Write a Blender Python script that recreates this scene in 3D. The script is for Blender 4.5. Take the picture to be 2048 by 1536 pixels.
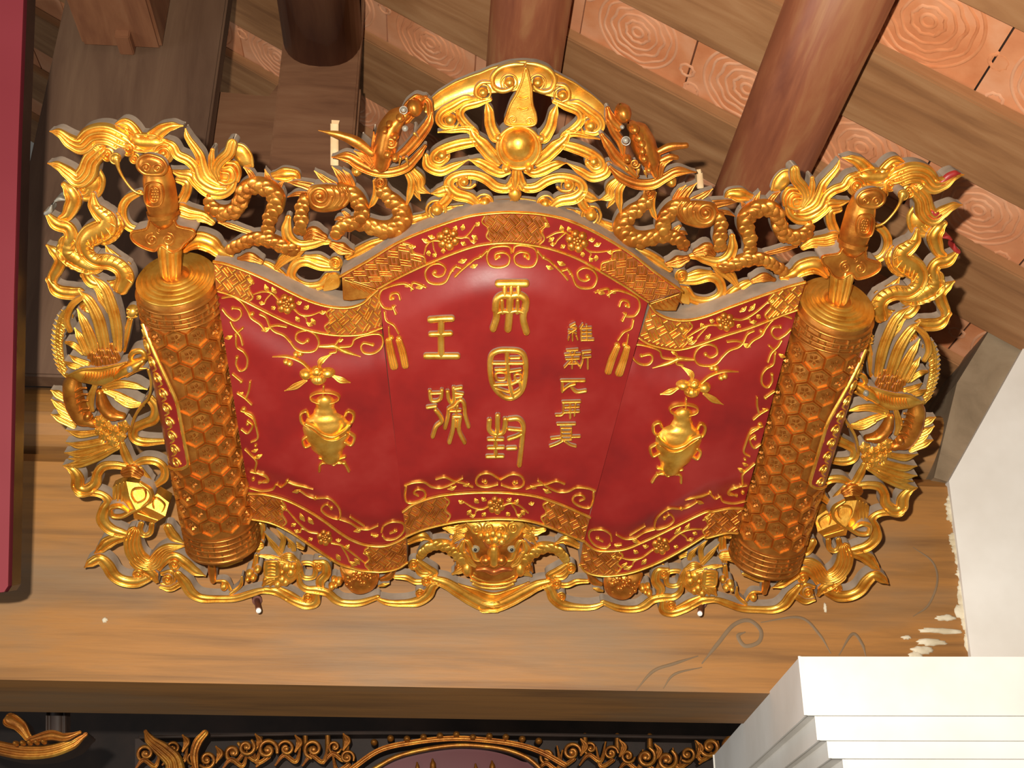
import bpy, math
import numpy as np
from mathutils import Matrix, Vector
from mathutils.geometry import tessellate_polygon
for o in list(bpy.data.objects): bpy.data.objects.remove(o)
SC = bpy.context.scene
COL = SC.collection
# ------------------------------------------------------------------ camera, world, lamps, exposure
F = 2400.0; CX, CY = 1024.0, 768.0            # focal length and centre for a 2048 x 1536 frame
EYE = Vector((0, 0, 1.65))
UC = np.array([0.99775041, 0.03252925, 0.05861721])    # beam direction in camera axes (x right, y down, z ahead)
VC = np.array([0.0562782, -0.88154823, -0.46872751])   # up the leaning plaque
NC = np.array([0.03642654, 0.47097193, -0.88139579])   # out of the plaque face
_p = math.radians(26.0)
_z = np.array([0, -math.cos(_p), math.sin(_p)]); _z -= UC * (_z @ UC); ZC = _z / np.linalg.norm(_z)
YC = np.cross(ZC, UC)
B = np.array([UC, YC, ZC])                    # camera axes -> world axes
def cam2w(d): return B @ np.asarray(d, float)
cam = bpy.data.cameras.new('camera'); camo = bpy.data.objects.new('camera', cam); COL.objects.link(camo)
cam.sensor_width = 36.0; cam.lens = 36.0 * F / 2048.0; cam.clip_start = 0.01; cam.clip_end = 100
rx, ry, rz = cam2w((1, 0, 0)), cam2w((0, -1, 0)), cam2w((0, 0, -1))
M4 = Matrix(((rx[0], ry[0], rz[0], EYE[0]), (rx[1], ry[1], rz[1], EYE[1]), (rx[2], ry[2], rz[2], EYE[2]), (0, 0, 0, 1)))
camo.matrix_world = M4; SC.camera = camo
SC.view_settings.view_transform = 'Standard'; SC.view_settings.look = 'None'
SC.view_settings.gamma = 1.0; SC.view_settings.use_curve_mapping = False
SC.view_settings.exposure = 0.0
w = bpy.data.worlds.new('world'); SC.world = w; w.use_nodes = True
w.node_tree.nodes['Background'].inputs[0].default_value = (1.0, 0.93, 0.82, 1)
w.node_tree.nodes['Background'].inputs[1].default_value = 0.10
fl = bpy.data.lights.new('camera_flash', 'AREA'); flo = bpy.data.objects.new('camera_flash', fl); COL.objects.link(flo)
fl.shape = 'RECTANGLE'; fl.size = 0.034; fl.size_y = 0.02; fl.energy = 115.0; fl.color = (1.0, 0.93, 0.82)
_fp = cam2w((-0.10, -0.095, -0.02)); flo.matrix_world = Matrix.Translation(Vector(_fp)) @ M4

# added fill lamp, unseen at far left, to brighten the capital's side face
dl = bpy.data.lights.new('added_fill_light', 'AREA'); dlo = bpy.data.objects.new('added_fill_light', dl); COL.objects.link(dlo)
dl.shape = 'RECTANGLE'; dl.size = 1.6; dl.size_y = 2.4; dl.energy = 62.0; dl.color = (.92, .96, 1.0)
dlo.location = (-4.4, .2, 1.3); dlo.rotation_euler = (Vector((1.7, 2.4, 2.0)) - Vector((-4.4, .2, 1.3))).to_track_quat('-Z', 'Y').to_euler()

# ------------------------------------------------------------------ materials
def nodes(m):
    m.use_nodes = True; nt = m.node_tree; nt.nodes.clear()
    o = nt.nodes.new('ShaderNodeOutputMaterial'); b = nt.nodes.new('ShaderNodeBsdfPrincipled'); nt.links.new(b.outputs[0], o.inputs[0])
    return nt, b
def noise(nt, sc, det=4, rough=.6, vec=None, stretch=None, dist=0.0):
    tc = nt.nodes.new('ShaderNodeTexCoord'); n = nt.nodes.new('ShaderNodeTexNoise')
    n.inputs['Scale'].default_value = sc; n.inputs['Detail'].default_value = det; n.inputs['Roughness'].default_value = rough
    n.inputs['Distortion'].default_value = dist
    if stretch:
        mp = nt.nodes.new('ShaderNodeMapping'); mp.inputs['Scale'].default_value = stretch
        nt.links.new(tc.outputs['Object'], mp.inputs[0]); nt.links.new(mp.outputs[0], n.inputs['Vector'])
    else: nt.links.new(tc.outputs['Object'], n.inputs['Vector'])
    return n
def ramp(nt, src, stops):
    r = nt.nodes.new('ShaderNodeValToRGB'); e = r.color_ramp.elements
    while len(e) < len(stops): e.new(0.5)
    for k, (p, c) in enumerate(stops): e[k].position = p; e[k].color = (*c, 1)
    nt.links.new(src, r.inputs[0]); return r
def bump(nt, b, src, s, d=0.002):
    bm = nt.nodes.new('ShaderNodeBump'); bm.inputs['Strength'].default_value = s; bm.inputs['Distance'].default_value = d
    nt.links.new(src, bm.inputs['Height']); nt.links.new(bm.outputs[0], b.inputs['Normal'])
def mat(name, stops, sc=8, rough=.5, metal=0.0, det=4, stretch=None, bs=0.0, bsc=None, dist=0.0, spec=.5, coat=0.0, rstops=None, bd=.002):
    m = bpy.data.materials.new(name); nt, b = nodes(m)
    n = noise(nt, sc, det, .6, None, stretch, dist)
    r = ramp(nt, n.outputs['Fac'], stops); nt.links.new(r.outputs[0], b.inputs['Base Color'])
    b.inputs['Roughness'].default_value = rough; b.inputs['Metallic'].default_value = metal
    b.inputs['Specular IOR Level'].default_value = spec
    if coat: b.inputs['Coat Weight'].default_value = coat; b.inputs['Coat Roughness'].default_value = .15
    if bs:
        n2 = noise(nt, bsc or sc * 3, 3, .6, None, stretch); bump(nt, b, n2.outputs['Fac'], bs, bd)
    return m
GOLD = mat('gold_leaf', [(.3, (.58, .205, .020)), (.45, (.78, .365, .045)), (.7, (.92, .54, .10))], 26, .38, .84, 5, bs=.25, bsc=160, bd=.0012)
COPPER = mat('coppery_gold', [(.3, (.36, .09, .012)), (.5, (.55, .19, .025)), (.72, (.76, .33, .05))], 24, .36, .8, 5, bs=.25, bsc=160, bd=.0012)
DUST = mat('dusty_bare_wood', [(.3, (.24, .18, .13)), (.7, (.37, .285, .21))], 18, .9, 0, 4, bs=.2, spec=.2)
RED = mat('red_lacquer', [(.35, (.150, .009, .008)), (.5, (.195, .011, .009)), (.68, (.225, .020, .016))], 5, .3, 0, 4, bs=.04, bsc=60, spec=.5)
REDLEAF = mat('red_underpaint', [(.4, (.24, .012, .01)), (.65, (.32, .03, .02))], 14, .45, 0, 3)
SILVER = mat('bare_silver_ground', [(.4, (.20, .18, .14)), (.6, (.34, .32, .27))], 40, .5, .3, 3)
DARKEYE = mat('black_pupil', [(.4, (.01, .01, .012)), (.6, (.03, .03, .03))], 20, .2)
WHITEEYE = mat('grey_eye_white', [(.4, (.20, .17, .10)), (.6, (.32, .28, .18))], 30, .4)
LIPRED = mat('reddish_gold', [(.4, (.40, .09, .02)), (.65, (.60, .19, .035))], 20, .36, .7, 4)
BEAMW = mat('golden_brown_wood', [(.25, (.15, .063, .017)), (.42, (.245, .110, .027)), (.58, (.335, .146, .033)), (.78, (.23, .121, .044))], 2.2, .55, 0, 8, (.8, 6, 14), .12, 14, .35)
ROOFW = mat('brown_rafter_wood', [(.25, (.19, .082, .032)), (.5, (.32, .15, .06)), (.75, (.41, .22, .10))], 2.2, .6, 0, 6, (1.0, 9, 9), .12, 10, .5)
PURW = mat('dark_red_brown_wood', [(.28, (.13, .035, .017)), (.5, (.22, .07, .03)), (.72, (.31, .15, .06))], 2.2, .42, 0, 6, (6, 1.0, 6), .1, 10, .6)
POSTW = mat('grey_brown_wood', [(.28, (.075, .036, .019)), (.5, (.115, .060, .033)), (.75, (.16, .090, .050))], 2.0, .6, 0, 6, (7, 7, .8), .1, 10, .5)
TILE = mat('terracotta', [(.3, (.48, .15, .052)), (.5, (.60, .235, .10)), (.72, (.68, .35, .20))], 5, .8, 0, 5, bs=.15, bsc=60, spec=.2)
PALET = mat('chalky_terracotta', [(.3, (.46, .18, .08)), (.7, (.56, .27, .15))], 7, .85, 0, 4, bs=.12, bsc=60, spec=.2)
PLASTER = mat('white_plaster', [(.3, (.66, .62, .56)), (.55, (.78, .75, .70)), (.8, (.84, .82, .78))], 2.2, .8, 0, 5, bs=.08, bsc=24, spec=.2)
CREAM = mat('cream_plaster_smear', [(.4, (.52, .44, .30)), (.65, (.70, .63, .48))], 20, .85)
MAROON = mat('maroon_lacquer', [(.35, (.145, .018, .024)), (.65, (.185, .028, .036))], 1.6, .32, 0, 3, spec=.5)
BLACKED = mat('dark_lacquered_edge', [(.4, (.012, .006, .005)), (.65, (.03, .014, .011))], 6, .4)
FRETG = mat('fret_ground', [(.35, (.24, .065, .012)), (.65, (.40, .13, .025))], 26, .45, .5, 4)
TRUSSW = mat('smoked_brown_panel', [(.28, (.10, .04, .018)), (.5, (.17, .075, .035)), (.75, (.22, .11, .055))], 2.0, .55, 0, 6, (1, 6, 8), .1, 10, .5)
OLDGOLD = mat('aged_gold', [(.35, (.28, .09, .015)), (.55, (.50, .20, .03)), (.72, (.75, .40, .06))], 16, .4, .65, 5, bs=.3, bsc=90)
DUSTW = mat('dusty_timber', [(.28, (.17, .12, .07)), (.5, (.25, .18, .11)), (.75, (.31, .235, .15))], 2.4, .7, 0, 6, (3, 7, 3), .1, 10, .5)
DULLW = mat('dull_worn_carving', [(.3, (.15, .092, .046)), (.7, (.21, .135, .07))], 6, .7, 0, 5)
BRONZE = mat('dark_bronze_gilding', [(.3, (.30, .098, .015)), (.5, (.45, .16, .026)), (.72, (.62, .26, .045))], 22, .38, .8, 5, bs=.25, bsc=160, bd=.0012)
BLOCKW = mat('reddish_block_wood', [(.28, (.13, .045, .02)), (.5, (.20, .08, .035)), (.75, (.25, .12, .06))], 2.4, .5, 0, 6, (7, 1, 7), .1, 10, .5)
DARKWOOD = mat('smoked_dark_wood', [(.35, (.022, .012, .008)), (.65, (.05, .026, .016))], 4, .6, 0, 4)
IRON = mat('rusty_iron', [(.4, (.10, .03, .02)), (.65, (.17, .06, .04))], 30, .6, .3)
ZINC = mat('bright_cut_metal', [(.4, (.75, .73, .68)), (.6, (.9, .88, .84))], 30, .35, .2)
BATTEN = mat('pale_raw_batten', [(.4, (.42, .27, .13)), (.65, (.54, .38, .21))], 20, .7)

# ------------------------------------------------------------------ generic objects
def link(name, me, parent=None, mats=(), **props):
    o = bpy.data.objects.new(name, me); COL.objects.link(o)
    for m in mats: me.materials.append(m)
    if parent: o.parent = parent
    for k, v in props.items(): o[k] = v
    return o
def empty(name, loc=(0, 0, 0), parent=None, **props):
    o = bpy.data.objects.new(name, None); COL.objects.link(o); o.location = loc; o.empty_display_size = .05
    if parent: o.parent = parent
    for k, v in props.items(): o[k] = v
    return o
def mesh(name, V, Fc, smooth=False, mi=None):
    me = bpy.data.meshes.new(name); me.from_pydata([tuple(map(float, v)) for v in V], [], [tuple(map(int, f)) for f in Fc]); 
    if smooth: me.polygons.foreach_set('use_smooth', [True] * len(me.polygons))
    if mi is not None: me.polygons.foreach_set('material_index', mi)
    me.update(); return me
def boxmesh(name, x0, x1, y0, y1, z0, z1, bev=0.0):
    """box with chamfered long edges (all twelve edges when bev > 0)"""
    if not bev:
        V = [(x, y, z) for x in (x0, x1) for y in (y0, y1) for z in (z0, z1)]
        return mesh(name, V, [(0, 1, 3, 2), (4, 6, 7, 5), (0, 4, 5, 1), (2, 3, 7, 6), (0, 2, 6, 4), (1, 5, 7, 3)])
    import bmesh
    bm = bmesh.new(); bmesh.ops.create_cube(bm, size=1)
    for v in bm.verts: v.co = ((x0 + x1) / 2 + v.co.x * (x1 - x0), (y0 + y1) / 2 + v.co.y * (y1 - y0), (z0 + z1) / 2 + v.co.z * (z1 - z0))
    bmesh.ops.bevel(bm, geom=bm.edges[:], offset=bev, segments=2, affect='EDGES')
    me = bpy.data.meshes.new(name); bm.to_mesh(me); bm.free(); return me
def prism(name, poly, axis, a0, a1):
    """extrude a 2-D outline along an axis: axis 'y' -> poly is (x, z); 'z' -> (x, y); 'x' -> (y, z)"""
    n = len(poly); V = []
    for a in (a0, a1):
        for p, q in poly:
            V.append({'y': (p, a, q), 'z': (p, q, a), 'x': (a, p, q)}[axis])
    Fc = [(i, (i + 1) % n, n + (i + 1) % n, n + i) for i in range(n)]
    tri = tessellate_polygon([[Vector((p, q, 0)) for p, q in poly]])
    Fc += [tuple(t) for t in tri] + [tuple(n + k for k in reversed(t)) for t in tri]
    return mesh(name, V, Fc)
def ray(px):
    return cam2w(((px[0] - CX) / F, (px[1] - CY) / F, 1.0))
def onY(px, Y): r = ray(px); return EYE + Vector(r * (Y / r[1]))
def onZ(px, Z): r = ray(px); return EYE + Vector(r * ((Z - EYE[2]) / r[2]))
def onX(px, X): r = ray(px); return EYE + Vector(r * (X / r[0]))
# dusty grey clouds over the beam's grain
_nt = BEAMW.node_tree; _b = [n for n in _nt.nodes if n.type == 'BSDF_PRINCIPLED'][0]; _src = _b.inputs['Base Color'].links[0].from_socket
_n = noise(_nt, 1.1, 5, .6, None, (1.2, 2, 4)); _r = ramp(_nt, _n.outputs['Fac'], [(.46, (0, 0, 0)), (.68, (.75, .75, .75))]); _mx = _nt.nodes.new('ShaderNodeMix'); _mx.data_type = 'RGBA'
_nt.links.new(_r.outputs[0], _mx.inputs['Factor']); _nt.links.new(_src, _mx.inputs['A']); _mx.inputs['B'].default_value = (.21, .135, .072, 1); _nt.links.new(_mx.outputs['Result'], _b.inputs['Base Color'])
_nt = TILE.node_tree; _b = [n for n in _nt.nodes if n.type == 'BSDF_PRINCIPLED'][0]; _src = _b.inputs['Base Color'].links[0].from_socket
_oi = _nt.nodes.new('ShaderNodeObjectInfo'); _mx = _nt.nodes.new('ShaderNodeMix'); _mx.data_type = 'RGBA'; _mx.label = 'tile_random'      # tiles fired to different shades
_mr = _nt.nodes.new('ShaderNodeMath'); _mr.operation = 'MULTIPLY'; _mr.inputs[1].default_value = .55; _nt.links.new(_oi.outputs['Random'], _mr.inputs[0])
_nt.links.new(_mr.outputs[0], _mx.inputs['Factor']); _nt.links.new(_src, _mx.inputs['A']); _mx.inputs['B'].default_value = (.60, .33, .20, 1)
_nt.links.new(_mx.outputs['Result'], _b.inputs['Base Color'])
# ------------------------------------------------------------------ setting: beam, posts, roof, wall, capital
E = EYE[2]
YB = 2.635                                        # front face of the tie beam
zb0 = E + 0.2087 * YB; zb1 = E + 0.410 * YB      # its underside and top
beam = link('tie_beam', prism('tie_beam', [(YB, zb0), (YB + .36, zb0), (YB + .36, zb1), (YB + .03, zb1), (YB, zb1 - .03)], 'x', -2.2, 1.62), None, [BEAMW], kind='structure')
# second, rounded timber lying along the top of the beam
pts = []
for k in range(13):
    a = math.pi * (k / 12.0) + math.pi / 2
    pts.append((YB + .14 + .12 * math.cos(a), zb1 + .105 + .105 * math.sin(a)))
pts += [(YB + .30, zb1), (YB + .30, zb1 + .21)]
link('upper_beam', prism('upper_beam', pts, 'x', -2.2, 1.62), None, [BEAMW], kind='structure')
# plaster smears left on the beam beside the wall
def smear(cx, cz, rx_, rz_, seed, m=CREAM, parent=beam, name='plaster_smear'):
    rs = np.random.RandomState(seed); n = 22; V = []; 
    for k in range(n):
        a = 2 * math.pi * k / n; r = 1 + rs.uniform(-.28, .16)
        V.append((cx + rx_ * r * math.cos(a), YB - .0015, cz + rz_ * r * math.sin(a)))
    V2 = [(v[0], YB + .001, v[2]) for v in V]
    V3 = [(cx + (v[0] - cx) * .7, YB - .004, cz + (v[2] - cz) * .7) for v in V] + [(cx, YB - .005, cz)]
    V = V2 + V + V3; Fc = []
    for k in range(n):
        j = (k + 1) % n; Fc += [(k, j, n + j, n + k), (n + k, n + j, 2 * n + j, 2 * n + k), (2 * n + k, 2 * n + j, 3 * n)]
    return link(name, mesh(name, V, Fc, True), parent, [m])
_rs = np.random.RandomState(2); _sm = [((1880, 1262), .050, .007), ((1862, 1284), .035, .010), ((1845, 1300), .030, .010), ((1890, 1236), .026, .008), ((1830, 1312), .016, .012), ((1650, 1216), .004, .012), ((210, 1240), .006, .006), ((1812, 1275), .012, .005)]
for k in range(26):
    y = 985 + 12.6 * k; _sm.append(((1900 + 42 * (y - 985) / 330 + _rs.uniform(-6, 9), y), _rs.uniform(.006, .018), _rs.uniform(.010, .022)))
for q, (px, a, b) in enumerate(_sm):
    p = onY(px, YB); smear(p.x, p.z, a, b, q)
# struts standing on the beam
def post(name, pxl, pxr, y0, y1, ztop, label=None):
    a = onY(pxl, y0).x; b = onY(pxr, y0).x
    return link(name, boxmesh(name, a, b, y0, y1, zb1 + .18, ztop, .006), None, [POSTW if name == 'post_column' else TRUSSW], kind='structure'), a, b
RA = math.radians(32.0)
RN = Vector((math.sin(RA), 0, math.cos(RA))); RD = Vector((math.cos(RA), 0, -math.sin(RA)))
P0 = Vector((0.81658447, 2.39019397, 1.84381104 + E))     # a point on the underside of the rafters
def roofz(x): return P0.z - math.tan(RA) * (x - P0.x)
post('post_column', (96, 150), (434, 150), YB - .02, YB + .045, roofz(-1.0))
p2, xa, xb = post('strut_column', (552, 200), (714, 200), YB + .04, YB + .085, roofz(-.4))
xl = onY((415, 200), YB + .09).x; zt = onY((600, 190), YB + .09).z
link('truss_board', prism('truss_board', [(xl, zb1 + .19), (xb + .004, zb1 + .19), (xb + .004, zt + .03), (xa, zt + .05), (xa - .03, zt - .01), (xl, zt)], 'y', YB + .09, YB + .12), None, [TRUSSW], kind='structure')
# roof: rafters (planks), tiles between them, round purlins below
ceil = empty('ceiling', P0, kind='structure')
RM = Matrix((RD, (0, 1, 0), RN)).transposed().to_4x4(); RM.translation = Vector((P0.x, 0, P0.z)); ceil.matrix_world = RM
r0 = float(Vector((P0.x, 0, P0.z)) @ RD)
raft = [(1.50, 1.745), (1.96, 2.18), (2.385, 2.635), (2.82, 3.10), (3.30, 3.55), (3.74, 4.0), (4.2, 4.45), (4.65, 4.9)]
roff = P0.x * RD.x + (P0.z - E) * RD.z            # along-rafter coordinate of the local origin
for k, (a, b) in enumerate(raft):
    link('rafter', boxmesh('rafter', -6.0, 1.0, a, b, 0.0, .035, .004), ceil, [ROOFW])
def tile_mesh(L, W, seed):
    rs = np.random.RandomState(seed)
    V = []; Fc = []; h = .0
    def quad(a, b, c, d): V.extend([a, b, c, d]); n = len(V); Fc.append((n - 4, n - 3, n - 2, n - 1))
    x, y = L / 2 - .0022, W / 2; e = .006; t = .02
    quad((-x, -y, e), (-x, y, e), (-x, y, t), (-x, -y, t)); quad((x, -y, e), (x, -y, t), (x, y, t), (x, y, e))
    quad((-x, -y, e), (-x, -y, t), (x, -y, t), (x, -y, e)); quad((-x, y, e), (x, y, e), (x, y, t), (-x, y, t))
    quad((-x, -y, e), (x, -y, e), (x, y, e), (-x, y, e))
    return V, Fc
def rosette_mesh():
    V = []; Fc = []
    def ring(cx, cy, r, w_, z0, z1, n=40, wob=0, ph=0):
        o = len(V)
        for k in range(n):
            a = 2 * math.pi * k / n; q = r * (1 + wob * math.sin(8 * a + ph)); c, s = math.cos(a), math.sin(a)
            V.extend([(cx + (q - w_) * c, cy + (q - w_) * s, z0), (cx + q * c, cy + q * s, z1), (cx + (q + w_) * c, cy + (q + w_) * s, z0)])
        for k in range(n):
            i, j = o + 3 * k, o + 3 * ((k + 1) % n); Fc.extend([(i, j, j + 1, i + 1), (i + 1, j + 1, j + 2, i + 2)])
    for r, w_, wob in ((.118, .0045, 0), (.100, .004, .03), (.078, .005, .05), (.058, .004, .02), (.036, .005, .07), (.016, .005, 0)):
        ring(0, 0, r, w_, .0065, .0010, 48 if r > .05 else 24, wob, r * 60)
    for sx in (-1, 1):
        for sy in (-1, 1): ring(sx * .118, sy * .118, .020, .005, .0065, .0020, 18, .1)
    return mesh('rosette', V, Fc, True)
ROS = rosette_mesh(); ROS.materials.append(TILE)
TL = .31; j0 = 0.05
tmesh = None
for (a, b) in zip(raft[:-1], raft[1:]):
    y0, y1 = a[1], b[0]
    V, Fc = tile_mesh(TL, .32, 1)
    for k in range(-12, 4):
        r = j0 + (k + .5) * TL - roff
        if r > .95 or r < -4.0: continue
        me = tmesh or mesh('roof_tile', V, Fc)
        if not tmesh: tmesh = me; me.materials.append(TILE)
        yc = (y0 + y1) / 2
        t = bpy.data.objects.new('roof_tile', me); COL.objects.link(t); t.parent = ceil; t.location = (r, yc, .027 + .004 * ((k * 7) % 3) / 3)
        if y0 < 3.2 and -2.4 < r + roff < .75:
            q = bpy.data.objects.new('rosette', ROS); COL.objects.link(q); q.parent = t; q.rotation_euler = (0, 0, .7 * k)
            if k % 3 == 0: q.scale = (.93, .93, 1)
link('roof_board', boxmesh('roof_board', -6.1, 1.05, 1.2, 5.0, .05, .07), ceil, [DARKWOOD])
def purlin(x, r, y0, y1, drop=0.0):
    n = 28; poly = []
    for k in range(n):
        a = 2 * math.pi * k / n; c, s = math.cos(a), math.sin(a)
        poly.append((r * math.copysign(abs(c) ** .85, c), r * math.copysign(abs(s) ** .85, s)))
    V = []
    for y in (y0, y1): V += [(p, y, q) for p, q in poly]
    Fc = [(i, (i + 1) % n, n + (i + 1) % n, n + i) for i in range(n)] + [tuple(range(n))[::-1], tuple(range(n, 2 * n))]
    me = mesh('purlin', V, Fc, False); me.polygons.foreach_set('use_smooth', [len(f) == 4 for f in Fc])
    # seat it under the rafters: its axis lies r / cos below their underside
    o = link('purlin', me, None, [PURW], kind='structure'); o.location = (x, 0, roofz(x) - r / math.cos(RA) - drop)
    return o
purlin(.772, .098, 1.0, 4.9)
purlin(.187, .098, 1.0, 4.9)
_zb = onY((634, 128), YB + .03).z; _zr = (xb - xa) / 2 * 1.0
_pl = purlin((xa + xb) / 2, _zr, 1.0, YB + .045); _pl.location.z = _zb + _zr; _pl.data.materials[0] = BLOCKW
_a, _b2 = onY((165, 92), YB - .03), onY((326, 92), YB - .03)
bk = link('purlin', boxmesh('purlin', _a.x, _b2.x, 1.1, YB - .03, _a.z, _a.z + .24, .008), None, [BLOCKW], kind='structure')
_t = onY((238, 104), YB - .04); _t2 = onY((270, 92), YB - .04)
link('tenon', boxmesh('tenon', _t.x, _t2.x, YB - .10, YB - .028, _t.z, _a.z + .01, .003), bk, [BLOCKW])
# right wall above the capital, sloping timber at its head
def poly_onY(pxs, Y): return [(onY(p, Y).x, onY(p, Y).z) for p in pxs]
YW = YB - .014
wl = poly_onY([(1898, 962), (1921, 1140), (1944, 1330), (2420, 1330), (2420, 120), (2050, 690)], YW)
link('wall_right', prism('wall_right', wl, 'y', YW, YW + .6), None, [PLASTER], kind='structure')
br = poly_onY([(1868, 955), (1900, 965), (1985, 810), (2062, 680), (2150, 540), (2150, 365), (2048, 548), (1914, 766)], YW + .02)
link('wall_plate_beam', prism('wall_plate_beam', br, 'y', YW + .02, YW + .3), None, [DUSTW], kind='structure')
# capital under the beam end: fascia and stepped mouldings
c0 = onZ((1600, 1318), zb0); YCp = c0.y
cap = empty('capital_column', (c0.x, c0.y, zb0), kind='structure'); cap.rotation_euler = (0, 0, math.radians(-4.5))
def capbox(name, pxc, ytop, ybot, Yf, inset, side):
    x0 = c0.x + inset; zt = onY((pxc, ytop), Yf).z; zb_ = onY((pxc, ybot), Yf).z
    me = boxmesh(name, 0 + inset, 1.1, inset, 1.2, zt - zb0, zb_ - zb0, .004)
    return link(name, me, cap, [PLASTER])
steps = [('fascia', 0.0, 1318, 1427), ('moulding_step', .026, 1430, 1477), ('moulding_step', .050, 1478, 1513), ('moulding_step', .085, 1514, 1570), ('shaft', .13, 1568, 2300)]
for nm, ins, ya, yb in steps:
    capbox(nm, 1640, ya, yb, YCp + ins, ins, 0)
# far room behind: dark wall, and the gilded transom in the gloom below the beam
link('wall_back', boxmesh('wall_back', -5, 4, 6.4, 6.5, 0, 5), None, [DARKWOOD], kind='structure')
# hanging maroon board at the left edge
bd = 1.95
def onP(px, d0, lean):
    """meet a plane that leans: Y = d0 + lean * (z - E)"""
    r = ray(px); s = d0 / (r[1] - lean * r[2]); return EYE + Vector(r * s)
mb = empty('maroon_board', tuple(onP((20, 1185), 2.3, -.35)), label='tall maroon lacquered board hanging beside the gilded plaque, dark edge showing', category='board')
pl = [onP(p, 2.3, -.35) - mb.location for p in [(49, -60), (36, 300), (28, 586), (22, 900), (16, 1172), (8, 1184), (-8, 1186), (-420, 1186), (-420, -60)]]
nb = Vector((0, .944, .33)) * .065
V = [tuple(p) for p in pl] + [tuple(p + nb) for p in pl]; n = len(pl)
tri = [tuple(t) for t in tessellate_polygon([[Vector(p) for p in pl]])]
link('face', mesh('face', V[:n] + [tuple(Vector(v) + nb * .3) for v in V[:n]], tri + [(i, (i + 1) % n, n + (i + 1) % n, n + i) for i in range(n)]), mb, [MAROON])
V = [tuple(p + nb * .12 + Vector((.004, 0, 0))) for p in pl] + [tuple(p + nb) for p in pl]
link('edge', mesh('edge', V, [(i, (i + 1) % n, n + (i + 1) % n, n + i) for i in range(n)] + [tuple(n + k for k in t) for t in tri]), mb, [BLACKED], label='black lacquered edge')
# ------------------------------------------------------------------ relief carving engine (plaque-local metres: u right, v up, w out of the face)
U0 = -0.01560699
O3 = np.array([0, 0, 2.4]) + UC * U0
plq = empty('gilded_plaque', label='large gilded openwork plaque shaped like an unrolled red scroll, leaning on the beam', category='plaque')
_w = EYE + Vector(cam2w(O3)); _r = cam2w(UC), cam2w(VC), cam2w(NC)
PLM = Matrix([[_r[0][i], _r[1][i], _r[2][i], _w[i]] for i in range(3)] + [[0, 0, 0, 1]]); plq.matrix_world = PLM
FR = [O3, UC, VC, NC]                # frame the carving lies in: origin and axes in camera space
def uvw(px, base):
    """view ray -> (u, v) where it meets the carving's plane w = base"""
    d = np.array([(px[0] - CX) / F, (px[1] - CY) / F, 1.0]); O = FR[0] + FR[3] * base
    P = d * ((O @ FR[3]) / (d @ FR[3])) - O
    return np.array([P @ FR[1], P @ FR[2]])
def feat(u, v): return np.array([1, u, v, u * u, u * v, v * v])
def fitmap(pairs, base):
    A = np.array([feat(*uvw(a, base)) for a, _ in pairs]); T = np.array([uvw(b, base) for _, b in pairs])
    # the right half mirrors the left: fit the small hand-carved differences from an exact mirror image
    D = T - np.array([uvw(a, base) * (-1, 1) for a, _ in pairs])
    return np.linalg.lstsq(np.vstack([A, .25 * np.eye(6)]), np.vstack([D, np.zeros((6, 2))]), rcond=None)[0]
PF = [((96,265),(1922,349)),((92,329),(1917,410)),((231,317),(1804,394)),((302,335),(1734,405)),((439,354),(1600,411)),((172,380),(1852,450)),((185,390),(1842,467)),
((259,740),(1732,782)),((182,555),(1830,612)),((272,712),(1720,752)),((130,862),(1835,920)),((225,980),(1735,1015)),((167,1137),(1782,1171)),((349,1130),(1596,1155)),((415,1202),(1540,1224)),
((640,392),(1407,430)),((667,336),(1390,371)),((872,421),(1180,432)),((1020,166),(1091,162)),((975,200),(1112,205)),((900,240),(1175,250)),((882,312),(1182,322)),((930,365),(1127,371)),
((951,1099),(1022,1099)),((830,1127),(1140,1140)),((720,1162),(1245,1172)),((542,1137),(1416,1155))]
PS = [((805,727),(1220,740)),((612,680),(1422,709)),((745,687),(1292,706)),((870,546),(1171,555)),((997,510),(1050,510)),((465,617),(1561,652)),((482,730),(1535,765)),((635,745),(1382,771)),
((652,1017),(1330,1040)),((790,1057),(1197,1072)),((837,985),(1157,995)),((975,961),(1022,962)),((668,940),(1348,960)),((338,540),(1690,595)),((438,1100),(1540,1130))]
MF = fitmap(PF, 0.0); MS = fitmap(PS, 0.06)
SIDE = 'L'; MAPK = 'fret'
def P(px, base, lift=0.0):
    b = base(0, 0) if callable(base) else base + lift
    q = uvw(px, b)
    if callable(base):
        for _ in range(3): b = base(*q); q = uvw(px, b)
    if SIDE == 'R':
        d = feat(*q) @ (MF if MAPK == 'fret' else MS); q = q * (-1, 1) + d
    return q
def pscale(px, base):
    d = np.array([(px[0] - CX) / F, (px[1] - CY) / F, 1.0]); O = FR[0] + FR[3] * (0 if callable(base) else base)
    return (O @ FR[3]) / (d @ FR[3]) / F
CR = dict(A=(0, 200), B=(400, 200), C=(800, 100), D=(1150, 180), E=(1500, 280), F=(60, 540), G=(60, 860), H=(480, 900), I=(900, 900), J=(1350, 900), K=(1500, 560), L=(420, 480), M=(740, 480), N=(1100, 480), O=(700, 700), Q=(1100, 700))
def pp(crop, s):
    q = [tuple(float(t) for t in a.split(',')) for a in s.split()] if isinstance(s, str) else s
    if crop == '-': return q
    x0, y0 = CR[crop]; return [(x0 + a / 4, y0 + b / 4) for a, b in q]
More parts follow.
